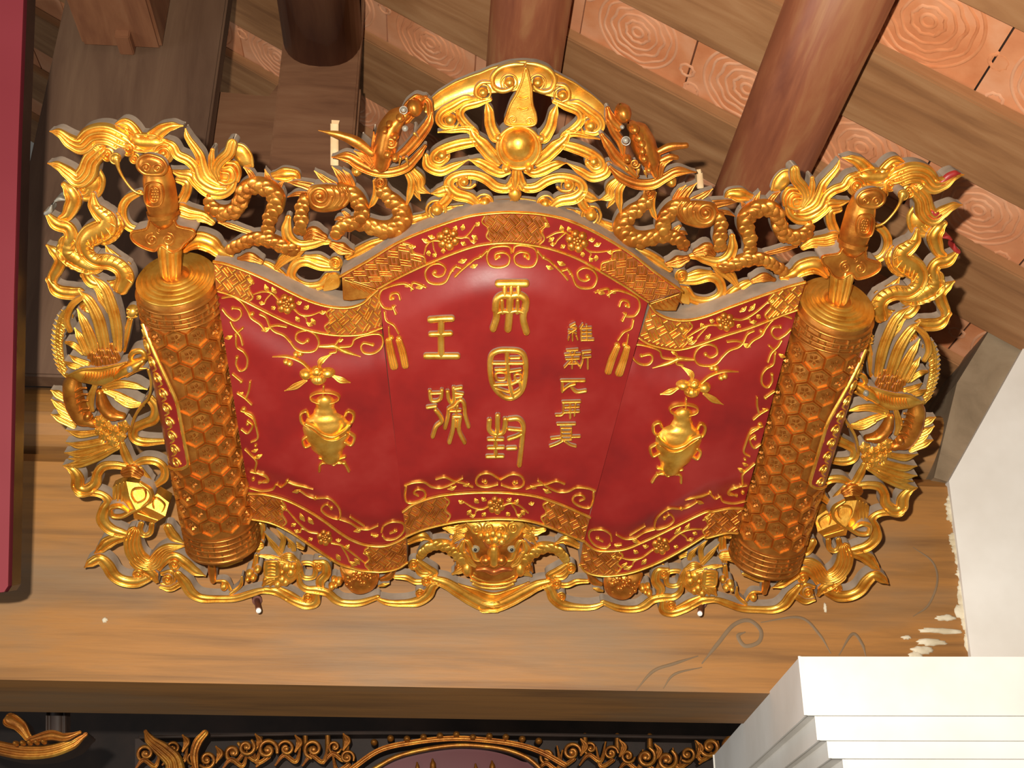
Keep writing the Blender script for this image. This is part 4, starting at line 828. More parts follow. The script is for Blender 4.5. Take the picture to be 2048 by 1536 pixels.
# ------------------------------------------------------------------ the unrolled scroll: panels, bands, vines, letters, vases, rollers
MAPK = 'scroll'
def cv(*segs):
    out = []
    for crop, s in segs: out += pp(crop, s)
    return out
def resamp(px, n):
    c, _ = spline(np.array(px), np.ones(len(px)), 4, False); a = np.concatenate([[0], np.cumsum(np.linalg.norm(np.diff(c, axis=0), axis=1))])
    t = np.linspace(0, a[-1], n); return np.stack([np.interp(t, a, c[:, 0]), np.interp(t, a, c[:, 1])], 1), a[-1]
CUR = dict(
 Ltop_o=cv(('L', '30,172 130,192 300,252 480,332 650,420 800,488 950,530 1100,540 1220,505 1300,435 1372,372')),
 Ltop_i=cv(('L', '50,402 200,450 400,550 560,630 700,690 830,730 980,755 1120,760 1250,745 1375,700')),
 Lbot_o=cv(('H', '70,345 200,352 350,390 500,460 650,550 800,660 900,720 1020,760 1150,765 1250,735 1330,690')),
 Lbot_i=cv(('H', '95,548 250,580 400,650 550,750 700,850 800,910 900,942 1000,965 1140,970 1260,945 1338,898')),
 Ctop_o=cv(('-', '680,553 740,519 800,483 870,454 940,432 1000,425 1040,425 1080,428 1128,438 1175,457 1225,484 1270,513 1312,546 1364,582')),
 Ctop_i=cv(('-', '757,576 790,558 840,534 890,513 940,495 980,487 1022,485 1060,489 1095,496 1130,507 1165,522 1205,545 1250,572 1296,603')),
 Cbot_o=cv(('-', '806,1023 830,1007 875,992 925,986 975,984 1025,986 1075,993 1125,1010 1180,1034')),
 Cbot_i=cv(('-', '812,1072 850,1057 912,1043 962,1039 1000,1037 1050,1040 1090,1050 1130,1066 1168,1082')),
 Rtop_o=cv(('N', '800,520 850,580 960,630 1100,640 1250,608 1450,532 1650,460 1850,390 2040,335')),
 Rtop_i=cv(('N', '710,780 800,832 950,870 1050,872 1200,832 1400,762 1600,700 1800,622 1975,556')),
 Rbot_o=cv(('I', '1065,720 1150,790 1250,806 1400,790 1550,730 1700,660 1900,560 2048,492'), ('J', '300,490 430,465 545,465')),
 Rbot_i=cv(('I', '1038,915 1090,972 1200,1002 1350,996 1500,962 1700,880 1900,770 2030,690'), ('J', '250,700 400,662 500,660')))
def side_w(u0, u1, w0, w1):
    return lambda u, v: w0 + (w1 - w0) * min(1, max(0, (u - u0) / (u1 - u0)))
SURF = {}
def mk_surf(key, lo, hi, w0, bul, uf0, uf1, slope):
    """pillow between the bands: rises from the border towards the middle, and bends across the width"""
    a = np.array([uvw(p, .06) for p in CUR[key + 'top_i']]); b = np.array([uvw(p, .06) for p in CUR[key + 'bot_o']])
    a = a[np.argsort(a[:, 0])]; b = b[np.argsort(b[:, 0])]
    def f(u, v):
        t = np.interp(u, a[:, 0], a[:, 1]) - v; d = v - np.interp(u, b[:, 0], b[:, 1])
        sm = lambda x: x * x * (3 - 2 * x)
        k = sm(min(1, max(0, (t - .018) / .085))) * sm(min(1, max(0, (d - .01) / .07)))
        s = min(1, max(0, (u - uf0) / (uf1 - uf0)))
        return w0 + bul * k + slope(s)
    SURF[key] = f
mk_surf('L', 0, 0, .036, .016, -.56, -.26, lambda s: .014 * math.sin(math.pi * s) + .004 * s)
mk_surf('C', 0, 0, .050, .018, -.26, .22, lambda s: .012 * math.sin(math.pi * s))
mk_surf('R', 0, 0, .036, .016, .53, .18, lambda s: .014 * math.sin(math.pi * s) + .004 * s)
LBL = dict(L='red scroll panel with a vase, beside the fold', C='raised central red panel carrying raised gilt writing', R='red scroll panel with a vase, at the other fold')
PAN = {}
def strip(part, o, i, base, n, m, back, dz=.0, mi=0):
    A, _ = resamp(o, n); Bq, _ = resamp(i, n); G = np.zeros((n, m, 3))
    for x in range(n):
        for y in range(m):
            q = P(A[x] + (Bq[x] - A[x]) * (y / (m - 1)), base); G[x, y] = (*q, base(*q) + dz)
    part.grid(G, mi)
    if back is not None:
        for S, fl in ((G[:, 0], 0), (G[:, -1], 1), (G[0], 1), (G[-1], 0)):
            bt = S.copy(); bt[:, 2] = back; part.grid(np.stack([S, bt] if not fl else [bt, S], 1), 1)
    return part
for k in 'LCR':
    f = SURF[k]; to, bo = CUR[k + 'top_o'], CUR[k + 'bot_i']
    ti, bi = CUR[k + 'top_i'], CUR[k + 'bot_o']
    p = Part('scroll_panel', None, [RED, DUST], label=LBL[k])
    strip(p, ti, bi, f, 48, 56, -.03); p.build(); PAN[k] = p
    for o, i in ((to, ti), (bi, bo)):
        bnd = Part('border_band', p, [RED, DUST]); strip(bnd, o, i, f, 60, 7, -.03, .0015); bnd.build()
# folded returns of the upper band beside the centre panel
for t, l in (('684,556 757,577 757,592 730,598 700,602 686,600', '690,560 752,580'), ('1362,585 1296,606 1300,618 1325,622 1352,622 1358,606', '1358,588 1300,608')):
    fo = Part('fold_return', PAN['C'], [COPPER, DUST]).plate('-', t, .003, .040, -.03, smooth=False)
    fo.stroke('-', l, 4, 'round', base=.043, back=None, h=.004)
    for j in range(5):
        a = pp('-', l); x0 = a[0][0] + (a[1][0] - a[0][0]) * (.12 + .16 * j); y0 = a[0][1] + (a[1][1] - a[0][1]) * (.12 + .16 * j)
        fo.stroke('-', [(x0, y0 + 5), (x0 + 12, y0 + 16)], 3.2, 'round', base=.043, back=None, h=.003)
    fo.build()
# band relief: gilt edge lines, fret, cartouches with blossoms
def band(k, edge, zones, flowers, fm=COPPER):
    p = PAN[k]; f = SURF[k]; fz = lambda u, v: f(u, v) + .0015
    o, i = (CUR[k + 'top_o'], CUR[k + 'top_i']) if edge == 'top' else (CUR[k + 'bot_o'], CUR[k + 'bot_i'])
    l = Part('gilt_line', p, [GOLD, GOLD])
    for c in (o, i): l.stroke('-', c, 5.6, 'round', base=fz, back=None, h=.0055)
    l.build()
    A, La = resamp(o, 200); Bq, _ = resamp(i, 200)
    def pos(t, s):
        x = min(1, max(0, t)) * 199; j = min(198, int(x)); r = x - j
        a = A[j] * (1 - r) + A[j + 1] * r; b = Bq[j] * (1 - r) + Bq[j + 1] * r; return tuple(a + (b - a) * s)
    wd = np.linalg.norm(A[100] - Bq[100])
    for t0, t1 in zones:
        z = Part('fret', p, [FRETG, FRETG, fm], kind='stuff'); n = max(4, int((t1 - t0) * La / 8)); G = np.zeros((n, 5, 3))
        for x in range(n):
            for y in range(5): q = P(pos(t0 + (t1 - t0) * x / (n - 1), .07 + .86 * y / 4), fz); G[x, y] = (*q, fz(*q) + .0008)
        z.grid(G, 0)
        fb = lambda u, v: fz(u, v) + .0008
        L0, L1 = t0 * La + 2, t1 * La - 2; b0_, b1_ = .07 * wd, .93 * wd; cell = 19.0; r2 = math.sqrt(.5)
        for x in range(int(-wd / cell) - 2 + int(L0 * r2 / cell), int((L1 + wd) * r2 / cell) + 2):
            for y in range(int(-L1 * r2 / cell) - 2, int(wd / cell) + 2):
                for j in range(3):
                    a = .14 + .36 * j; e0, e1 = (.06, .94) if j != 1 else ((.06, .66) if y % 2 else (.34, .94))
                    c = [(x + a, y + e0), (x + a, y + e1)] if (x + y) % 2 else [(x + e0, y + a), (x + e1, y + a)]
                    (p0, q0), (p1, q1) = [((cx - cy) * r2 * cell, (cx + cy) * r2 * cell) for cx, cy in c]      # the weave lies at 45 degrees to the band
                    lo, hi = 0.0, 1.0
                    for s0, d0, mn, mx in ((p0, p1 - p0, L0, L1), (q0, q1 - q0, b0_, b1_)):
                        if abs(d0) < 1e-9: lo = 2 if not mn <= s0 <= mx else lo; continue
                        ta, tb = (mn - s0) / d0, (mx - s0) / d0; lo, hi = max(lo, min(ta, tb)), min(hi, max(ta, tb))
                    if (hi - lo) * cell * .88 < 4: continue
                    z.stroke('-', [pos((p0 + (p1 - p0) * k) / La, (q0 + (q1 - q0) * k) / wd) for k in (lo, hi)], 4.6, 'round', base=fb, back=None, h=.0042, cap=False, mi=2)
        z.build()
    # rounded ends of the cartouches
    ends = [z[1] for z in zones[:-1]] + [z[0] for z in zones[1:]]
    for t in ends:
        s = 1 if t in [z[1] for z in zones] else -1; dx = 9 / La * s
        one('cartouche_edge', p, '-', [pos(t - dx * .3, .08), pos(t + dx * .6, .26), pos(t - dx * .5, .5), pos(t + dx * .6, .74), pos(t - dx * .3, .92)], 4.6, 'round', [GOLD, GOLD], base=fz, back=None, h=.0046)
    for t, s, r, tw in flowers:
        c = pos(t, s); b = Part('blossom', p, [COPPER, COPPER]) ; flower(b, '-', c, r, fz); b.build()
        q = tw / La; G2 = [GOLD, GOLD]; kw = dict(base=fz, back=None)
        for sg in (-1, 1):
            tg = Part('twig', p, G2)
            f2 = sg * (1 if edge == 'top' else -1) * .12
            tg.stroke('-', [pos(t + sg * q * .22, s), pos(t + sg * q * .5, s + f2), pos(t + sg * q * .8, s + f2 * .3), pos(t + sg * q * 1.12, s - f2 * 1.6)], [5, 4.6, 4.2, 3], 'round', h=.0045, **kw)
            tg.stroke('-', [pos(t + sg * q * .5, s + f2), pos(t + sg * q * .68, s + .16), pos(t + sg * q * .72, s + .30)], [4, 3.6, 3], 'round', h=.004, **kw); tg.build()
            for (a, d, da, dd) in ((.34, -.20, .16, -.12), (.60, -.12, .14, -.18), (.72, .30, .20, .06), (.86, .12, .14, .18), (1.1, -.16, .18, -.10), (.36, .24, .12, .14)): one('twig_leaf', p, '-', [pos(t + sg * q * a, s + d), pos(t + sg * q * (a + da * .55), s + d + dd * .45), pos(t + sg * q * (a + da), s + d + dd)], [3, 10, 2], 'feather', G2, h=.0055, cap=False, **kw)
band('C', 'top', [(0, .19), (.415, .585), (.80, 1)], [(.295, .5, 22, 62), (.69, .5, 22, 62)])
band('L', 'top', [(0, .21), (.68, 1)], [(.43, .45, 19, 66)], GOLD)
band('R', 'top', [(0, .28), (.80, 1)], [(.52, .5, 18, 78)], GOLD)
band('L', 'bot', [(0, .20), (.76, 1)], [(.48, .5, 15, 80)])
band('C', 'bot', [(0, .24), (.76, 1)], [(.5, .5, 17, 60)])
band('R', 'bot', [(0, .24), (.80, 1)], [(.50, .45, 17, 84)])
# vine scrolls along the edges of the red fields
def vine(k, crop, items, leaves=(), balls=(), w=20, name='vine'):
    key = {'L': 'R'}.get(k, k) if SIDE == 'R' else k
    f = SURF[key]
    if SIDE == 'R':       # authored on the left half: read the left surface, then seat it on the right one
        g = SURF[k]; fb = lambda u, v: f(u, v) if u > 0 else g(u, v)
    else: fb = f
    for s in items:
        q, ww = (s if isinstance(s, tuple) else (s, w)); v_ = Part(name, PAN[key], [GOLD, GOLD]); v_.stroke(crop, q, ww, 'round', base=fb, back=None, h=.0055); v_.build()
    if leaves or balls:
        for (x, y, r) in leaves: Part('vine_leaf', PAN[key], [GOLD, GOLD]).stroke(crop, [(x - r, y + r * .3), (x, y), (x + r, y - r * .4)], [10, r * 1.2, 8], 'feather', base=fb, back=None, h=.006).build()
        for (x, y, r) in balls: Part('vine_bud', PAN[key], [GOLD, GOLD]).ball(crop, (x, y), r, base=fb, h=.006).build()
TASS = ['115,570 130,640 190,680 230,745', '150,690 155,775', '180,525 205,585']
for SIDE in ('L', 'R'):
    vine('C', 'M', ['1132,100 1115,52 1040,45 965,65 935,130 960,200 1040,215 1105,190 1115,132 1070,98 1008,108 1003,150 1035,128', '935,85 888,130 840,150 790,190 730,240 680,290',
        '690,205 645,260 605,330 540,350 465,330 442,260 480,203 550,185 602,220 590,272 540,290 502,268 520,250', '640,262 680,212 725,220', '445,375 392,350 342,342 330,400', '345,388 290,350 230,350 150,372 92,402 74,470 108,535 175,548 198,525', '240,472 222,425 172,430 160,470 190,466'],
        [(740, 165, 34), (830, 205, 30), (400, 370, 34), (300, 360, 22)], [(885, 130, 18), (1035, 128, 18), (520, 255, 18), (660, 240, 16), (185, 462, 16)])
    vine('C', 'M', TASS, (), [(170, 782, 22), (232, 787, 24), (205, 585, 14)], 17, 'tassel_cord')
    fC = SURF['C']; fm = lambda u, v: fC(u, v) + .001
    one('tassel', PAN['C'], 'M', '150,800 168,900 192,1005', [54, 64, 72], 'hair4', [GOLD, GOLD], base=fm, back=None, h=.009)
    one('tassel', PAN['C'], 'M', '232,800 262,900 282,1000', [54, 62, 60], 'hair4', [GOLD, GOLD], base=fm, back=None, h=.009)
    vine('C', 'O', ['440,1080 500,1060 590,1055 650,1090 720,1100 790,1080 850,1050 900,1022', '450,1085 440,1160 460,1215 540,1210 600,1170 590,1122 540,1112 512,1140 545,1162', '690,1030 760,1015 830,1045 900,1060 980,1092', '1195,1030 1120,985 1050,990 1012,1030 1020,1075 1090,1092 1180,1072', '1060,1048 1085,1055'], [(815, 1100, 36), (930, 1075, 26)], [(1083, 1052, 18)])
    vine('L', 'L', ['100,460 180,450 250,490 300,560 330,620 400,670 440,722', '400,590 450,620 480,690 520,730 590,760 640,810 690,870 760,892 840,880 872,822 842,752 770,720 702,740 690,790 740,822 782,802', '480,690 540,680 612,692',
        ('870,850 940,850 1000,850 1080,890 1205,932', [24, 34, 44, 36, 8]), '1012,858 1012,890 960,902', '1000,840 1042,790', '1040,852 1130,842 1160,790 1240,760 1355,750 1385,800 1370,860 1310,902 1240,902 1210,862 1230,822 1302,836',
        '100,550 140,600 200,640 250,602 240,552 182,540', '165,650 190,700 240,760 262,835', '265,700 205,750', '210,760 215,850 270,892 300,950 290,1022 240,1042 210,992 216,942', '182,1070 245,1122', '322,1130 312,1200 290,1262', '220,1222 280,1262 332,1312', '282,1380 350,1432 372,1500'],
        [(448, 712, 34), (150, 775, 30), (245, 1225, 24), (1040, 800, 24)], [(338, 590, 20), (782, 802, 18), (270, 1352, 22), (182, 542, 16), (216, 938, 16), (1302, 836, 16), (250, 1130, 16)])
    vine('L', 'F', ['1690,1122 1780,1162 1812,1262 1822,1342 1772,1372', '1692,1272 1742,1302 1782,1242 1742,1202'], [(1800, 1440, 26), (1826, 1490, 30)], [(1742, 1228, 16), (1806, 1400, 14)])
    vine('L', 'G', ['1722,152 1762,192 1812,252 1802,330 1872,352 1902,392 1832,422'], [(1830, 205, 30)], [(1785, 390, 18)])
    vine('L', 'H', ['85,170 160,190 222,222 222,252 152,252', '80,300 172,322 262,310 292,270 332,290 382,252', ('380,252 440,275 510,290 585,312', [20, 30, 26, 8]), '480,322 540,362 602,382 702,380 772,432 802,490 790,547 702,522 652,472 692,430 732,462', '800,550 882,580 952,622 1032,630 1102,602', '882,530 942,570 992,602', '1052,672 1102,682', '1132,652 1152,602 1222,570 1302,582 1312,642 1252,702 1172,712 1140,682', '1202,662 1255,642'], [(452, 325, 32), (945, 638, 36), (1085, 682, 22)], [(732, 462, 16), (1240, 645, 16), (602, 382, 16), (380, 245, 16)], 18)
    # vase with blossoms in the side panel
    key = SIDE; f = SURF['L']; g = SURF[key]; fb = (lambda u, v: g(u, v) if (u > 0) == (SIDE == 'R') else f(u, v))
    wm = 'gilt vase holding a blossom spray'
    v = Part('vase', PAN[key], [GOLD, GOLD], label=wm).stroke('-', '650,805 650,813 650,824 651,838 653,854 655,874 658,892 662,910', [38, 35, 44, 76, 93, 88, 70, 46], 'round', h=.020, base=fb, back=None)
    fv = lambda u, v_: fb(u, v_) + .0165
    v.stroke('-', '613,846 628,853 645,866 668,871 690,859 700,848', 7.5, 'round', base=lambda u, v_: fb(u, v_) + .0165, back=None, h=.008)
    v.stroke('-', '616,852 632,864 650,877 672,879 692,868', 4, 'round', base=lambda u, v_: fb(u, v_) + .0170, back=None, h=.005)
    v.stroke('-', [(650 + 29 * math.cos(t), 793 + 11 * math.sin(t)) for t in np.linspace(0, 6.283, 16, endpoint=False)], 5, 'round', base=fb, back=None, closed=True, h=.010)
    for q in ('616,852 604,843 602,828 612,821 617,831', '696,848 706,840 707,826 697,821 691,829', '624,887 611,892 606,879 614,871', '690,882 703,888 709,873 700,865', '640,914 664,919 690,912'): v.stroke('-', q, 7, 'round', base=fb, back=None, h=.008)
    for q in ('652,922 641,928 639,941', '660,922 668,928 678,922 690,927 698,941', '645,924 690,924'): v.stroke('-', q, 6, 'round', base=fb, back=None, h=.007)
    v.build()
    fl_ = Part('blossom_spray', PAN[key], [GOLD, GOLD])
    for x, y, rx_, ry_ in ((770, 1070, 56, 46), (945, 1058, 60, 42), (868, 1112, 66, 46), (858, 1046, 54, 44)):
        fl_.ball('L', (x, y), rx_, base=fb, h=.012, ry=ry_)
    for x in (835, 862, 890): fl_.stroke('L', [(x, 1090), (x + (x - 862) * .3, 1140)], 10, 'round', base=lambda u, v_: fb(u, v_) + .010, back=None, h=.003)
    fl_.curl('L', (858, 1046), 34, 1.2, 0, 1, 12, base=lambda u, v_: fb(u, v_) + .010, ball=False)
    for q, ww in (('595,1206 690,1160 765,1118', [6, 52, 30]), ('980,1080 1050,1112 1125,1138', [20, 52, 8]), ('878,1015 890,960 972,908', [20, 50, 8])): fl_.stroke('L', q, ww, 'feather', base=fb, back=None, h=.008)
    fl_.stroke('L', '500,930 620,930 730,970 802,1035', [8, 22, 26, 24], 'round', base=fb, back=None, h=.007); fl_.stroke('L', '910,1165 905,1245', 20, 'round', base=fb, back=None, h=.006)
    for x, y in ((690, 910), (725, 905), (610, 972), (640, 985)): fl_.ball('L', (x, y), 26, base=fb, h=.007)
    fl_.build()
SIDE = 'L'
# raised gilt characters
def char(crop, label, strokes, w=30):
    g_ = 1.15 if 'small' in label else 1.28
    c = Part('character', PAN['C'], [GOLD, DUST], label=label); f = SURF['C']
    for s in strokes:
        q, ww, cl = (s + (False,))[:3] if isinstance(s, tuple) else (s, w, False)
        c.stroke(crop, q, ww * g_, 'round', base=lambda u, v: f(u, v) + .0045, back=-.008, closed=cl, h=.0055)
    c.build()
char('M', 'large gilt character of three bars and one upright, topmost near the inner fold', [('482,640 570,633 655,630', 42), ('485,755 570,752 645,748', 34), ('450,930 570,930 698,930', 42), ('570,640 568,780 570,925', 42)])
char('M', 'tall gilt three-legged seal character, topmost of the middle column', [('1025,350 1135,348 1248,348', 46), ('1078,365 1078,450', 32), ('1130,365 1128,450', 26), ('1186,365 1188,450', 32), ('1005,560 1015,480 1060,445 1130,448 1192,442 1245,480 1240,560', 46), ('1008,540 1012,620 985,712', 44), ('1122,450 1115,600 1104,715', 46), ('1240,540 1226,630 1252,738', 44), ('1055,480 1060,580', 26), ('1182,480 1178,580', 26), ('1015,585 1060,570 1110,575', 28), ('1120,575 1175,565 1230,580', 28)])
char('M', 'gilt character inside a rounded frame, middle of the centre column', [('1100,883 1200,895 1242,960 1240,1100 1210,1210 1130,1265 1050,1240 985,1160 962,1040 970,930 1020,890', 36, True), ('1095,890 1100,1000 1110,1100 1128,1200 1150,1258', 30), ('988,985 1090,985', 22), ('1005,1035 1085,1032', 20), ('1012,1062 1080,1062 1082,1112 1016,1112', 18, True), ('985,1156 1100,1154', 22), ('1110,985 1222,985', 22), ('1125,942 1195,940', 18), ('1118,1052 1205,1038', 20), ('1160,1075 1200,1070 1205,1110 1165,1115', 18, True), ('1135,1150 1190,1130 1205,1185 1150,1225', 24), ('1000,1180 1060,1200 1110,1215', 18)])
char('O', 'gilt character with a long hooked right stroke, lowest of the centre column', [('1115,560 1115,640 1160,672 1222,660 1242,600 1242,552', 32), ('1182,522 1180,665', 32), ('1108,715 1222,715', 24), ('1108,782 1226,780', 24), ('1098,852 1222,850', 26), ('1164,690 1166,850', 26), ('1275,552 1345,550 1385,600 1380,690 1370,790 1355,920', 32), ('1272,632 1375,642', 24), ('1270,712 1330,692 1372,672', 26), ('1262,786 1322,784', 28)])
char('O', 'gilt many-stroked character under the three-barred one', [('638,325 650,400 700,405 728,380 735,318', 24), ('640,345 730,342', 20), ('620,458 685,448', 24), ('685,480 722,530 732,572 690,612 662,692', 28), ('780,330 790,392 812,422 832,392 830,300', 26), ('832,310 890,300', 24), ('842,342 902,350', 20), ('845,375 892,368', 20), ('800,462 842,440 882,400 912,432 922,520 948,612', 26), ('790,470 782,540 760,622', 26), ('800,485 882,482', 20), ('860,440 850,505', 20), ('830,530 882,530', 24), ('832,540 822,640 795,738', 28), ('880,532 872,640 915,738', 28), ('852,560 850,610', 16)])
char('M', 'small gilt character, first of the narrow column of five', [('1640,668 1600,692 1652,702 1590,742', 15), ('1590,722 1650,740', 13), ('1620,740 1620,800', 14), ('1592,768 1586,796', 13), ('1648,760 1660,792', 13), ('1702,672 1680,705', 14), ('1690,690 1690,800', 15), ('1690,705 1770,700', 14), ('1690,735 1770,732', 14), ('1690,765 1772,762', 14), ('1690,797 1788,796', 16), ('1732,682 1736,797', 15)])
char('M', 'small gilt character, second of the narrow column of five', [('1575,882 1662,875', 15), ('1600,885 1605,912', 13), ('1640,880 1632,910', 13), ('1560,916 1682,910', 15), ('1620,910 1616,1022', 15), ('1568,950 1672,945', 15), ('1602,965 1556,1016', 14), ('1640,965 1672,1002', 14), ('1590,985 1650,985', 12), ('1700,897 1765,890', 15), ('1702,897 1702,960 1682,1018', 15), ('1700,936 1766,930', 14), ('1742,935 1742,1026', 15)])
char('M', 'small gilt zigzag character, third of the narrow column of five', [('1532,1126 1715,1124', 22), ('1540,1125 1538,1210', 20), ('1540,1205 1590,1165 1640,1150', 20), ('1600,1160 1650,1212 1725,1206', 24)])
char('M', 'small gilt character, fourth of the narrow column of five', [('1542,1296 1680,1292', 20), ('1548,1296 1545,1375', 16), ('1560,1336 1672,1330', 16), ('1550,1376 1672,1370', 16), ('1600,1296 1602,1420', 18), ('1488,1400 1530,1398 1550,1380', 18), ('1645,1300 1635,1400', 16)])
char('O', 'small gilt character, last of the narrow column of five', [('1660,592 1800,590', 19), ('1692,620 1770,620', 14), ('1690,620 1690,712', 15), ('1770,620 1770,712', 15), ('1692,650 1770,650', 13), ('1692,680 1770,680', 13), ('1610,706 1690,696', 17), ('1770,692 1838,690', 17), ('1690,712 1772,712', 14), ('1702,722 1660,745 1600,768', 17), ('1715,725 1760,755 1805,768', 17)])
# ------------------------------------------------------------------ rollers
import bmesh
def roller(pt, pb, side):
    R = .0755; w0 = .028
    a = P(pt, w0); b = P(pb, w0)
    A = np.array([*a, w0]); Bv = np.array([*b, w0]); ax = A - Bv; Lr = np.linalg.norm(ax); ax /= Lr
    fr = np.array([0, 0, 1.0]); fr -= ax * (fr @ ax); fr /= np.linalg.norm(fr); rt = np.cross(ax, fr)
    if rt[0] < 0: rt = -rt
    r = empty('roller', Bv, plq, label='gilded scroll roller with hexagon pattern, ' + ('near the maroon board' if side == 'L' else 'near the white wall'))
    sg = 1 if side == 'L' else -1                    # th measured towards the panel
    def at(th, t, rad):
        k = min(1, max(0, (t - (Lr - .10)) / .10)); t = t - .29 * k * k * (3 - 2 * k) * rad * math.cos(th)
        return ax * t + (fr * math.cos(th) + rt * sg * math.sin(th)) * rad
    class Q: pass
    par = Q(); par.obj = r; par.c = Bv
    def part(name, mats, fn, **pr):
        p = Part(name, None, mats, **pr); fn(p); p.parent = r
        V = np.vstack(p.V); c = V.mean(0); me = bpy.data.meshes.new(name); me.from_pydata((V - c).tolist(), [], p.Fc)
        me.polygons.foreach_set('use_smooth', [True] * len(me.polygons)); me.polygons.foreach_set('material_index', p.M); me.update()
        for m in mats: me.materials.append(m)
        o = bpy.data.objects.new(name, me); COL.objects.link(o); o.parent = r; o.location = c
        for k_, v_ in pr.items(): o[k_] = v_
        return o
    def lathe(prof_, th0=-math.pi, th1=math.pi, n=56):
        def fn(p):
            th = np.linspace(th0, th1, n); G = np.array([[at(x, t, q) for (t, q) in prof_] for x in th]); p.grid(G, 0)
        return fn
    # body, stepped top cap with its dusty crown, banded ends
    part('barrel', [BRONZE, DUST], lathe([(-.012, .045), (-.004, .066), (0, .0755), (.01, R - .002), (Lr - .01, R - .002), (Lr, R - .004)]))
    cap_ = [(Lr - .002, R - .004), (Lr + .004, .074)]
    for k, q in enumerate(np.linspace(.070, .030, 5)): cap_ += [(Lr + .004 + .0022 * k, q + .0035), (Lr + .0085 + .0022 * k, q), (Lr + .004 + .0022 * k, q - .0045)]
    part('end_cap', [GOLD, DUST], lathe(cap_)); part('cap_crown', [COPPER, DUST], lathe([(Lr + .011, .028), (Lr + .016, .022), (Lr + .018, .012), (Lr + .018, 0)]))
    def ringband(ts):
        def fn(p):
            for t, wd in ts:
                th = np.linspace(-2.1, 2.1, 50); G = np.array([[at(x, t + wd * c, R - .003 + .006 * z) for c, z in ((-1, 0), (-.6, .8), (0, 1), (.6, .8), (1, 0))] for x in th]); p.grid(G, 0)
            (t0, _), (t1, _) = ts[0], ts[-1]
            for k in range(-9, 10):      # key fret between the rings
                x = k * .19; G = np.array([[at(x + dx, t, R - .003 + z) for dx, z in ((-.035, 0), (-.02, .005), (.02, .005), (.035, 0))] for t in (t0 + (t1 - t0) * (.1 + .3 * (k % 2)), t0 + (t1 - t0) * (.6 + .3 * (k % 2)))]); p.grid(G, 0)
        return fn
    part('ring_band', [BRONZE, COPPER], ringband([(Lr - .058, .004), (Lr - .044, .003), (Lr - .030, .003), (Lr - .014, .004)]))
    part('ring_band', [BRONZE, COPPER], ringband([(.058, .003), (.046, .003), (.034, .003), (.020, .004), (.006, .005)]))
    # rolled edge of the red paper with its gilt hem
    t0, t1 = .36 * Lr, .90 * Lr
    def hemth(t):
        s = (t - t0) / (t1 - t0); return -.24 - .72 * max(0, (s - .5) / .5) ** 1.3 - .9 * max(0, (.10 - s) / .10) ** 2
    def flap(p):
        n = 40; G = np.array([[at(-2.2 + (hemth(t) + 2.2) * y / 9, t, R + .002) for y in range(10)] for t in np.linspace(t0, t1, n)]); p.grid(G, 0)
        G = np.array([[at(hemth(t), t, R - .003), at(hemth(t), t, R + .002)] for t in np.linspace(t0, t1, n)]); p.grid(G, 0)
    fp = part('paper_flap', [RED, DUST], flap)
    def tube(p, path, rad, hh):
        G = []
        for i, (x, t) in enumerate(path):
            j, l = max(0, i - 1), min(len(path) - 1, i + 1); d = np.array([path[l][0] - path[j][0], (path[l][1] - path[j][1]) / R]); d /= max(1e-9, np.linalg.norm(d)); nx, nt = -d[1], d[0]
            G.append([at(x + nx * c * rad / R, t + nt * c * rad, R + .0018 + hh * z) for c, z in ((-1, 0), (-.7, .75), (0, 1), (.7, .75), (1, 0))])
        p.grid(np.array(G), 0)
    part('gilt_hem', [GOLD, GOLD], lambda p: tube(p, [(hemth(t), t) for t in np.linspace(t0, t1, 40)], .0034, .005))
    rs = np.random.RandomState(3)
    def vin(p):
        for k in range(9):
            t = t0 + (t1 - t0) * (.08 + .095 * k); c = hemth(t) - .36
            tube(p, [(c + .16 * math.cos(a) * q, t + .013 * math.sin(a) * q) for a, q in zip(np.linspace(0, 8, 18), np.linspace(1, .25, 18))], .0018, .0035)
            tube(p, [(c - .1, t + .013), (c + .05, t + .022), (c - .05, t + .034)], .002, .0035)
    part('vine', [GOLD, GOLD], vin)
    # hexagon cells with a five-petalled flower each
    W = .0405; row = .0352
    bm = bmesh.new(); Rh = W / math.sqrt(3)
    lay = []
    for q, z in ((.99, .0), (.93, .0052), (.85, .0052), (.78, .0006)):
        lay.append([bm.verts.new((q * Rh * math.sin(k * math.pi / 3), q * Rh * math.cos(k * math.pi / 3), z - (q * Rh * math.sin(k * math.pi / 3)) ** 2 / (2 * R))) for k in range(6)])
    for a_, b_ in zip(lay[:-1], lay[1:]):
        for k in range(6): bm.faces.new((a_[k], a_[(k + 1) % 6], b_[(k + 1) % 6], b_[k]))
    bm.faces.new(lay[-1])
    for k in range(5):
        an = k * 2 * math.pi / 5; ca, sa = math.cos(an), math.sin(an)
        vs = [bm.verts.new((ca * x - sa * y, sa * x + ca * y, z)) for x, y, z in ((.0016, 0, .001), (.0070, -.0034, .001), (.0118, 0, .001), (.0070, .0034, .001), (.0066, 0, .0056))]
        for q in range(4): bm.faces.new((vs[q], vs[(q + 1) % 4], vs[4]))
    bmesh.ops.recalc_face_normals(bm, faces=bm.faces[:])
    hx = bpy.data.meshes.new('hexagon_cell'); bm.to_mesh(hx); bm.free(); hx.materials.append(BRONZE); hx.materials.append(COPPER)
    for q_, f_ in enumerate(hx.polygons): f_.material_index = 1 if q_ < 18 else 0
    nr = int((Lr - .135) / row)
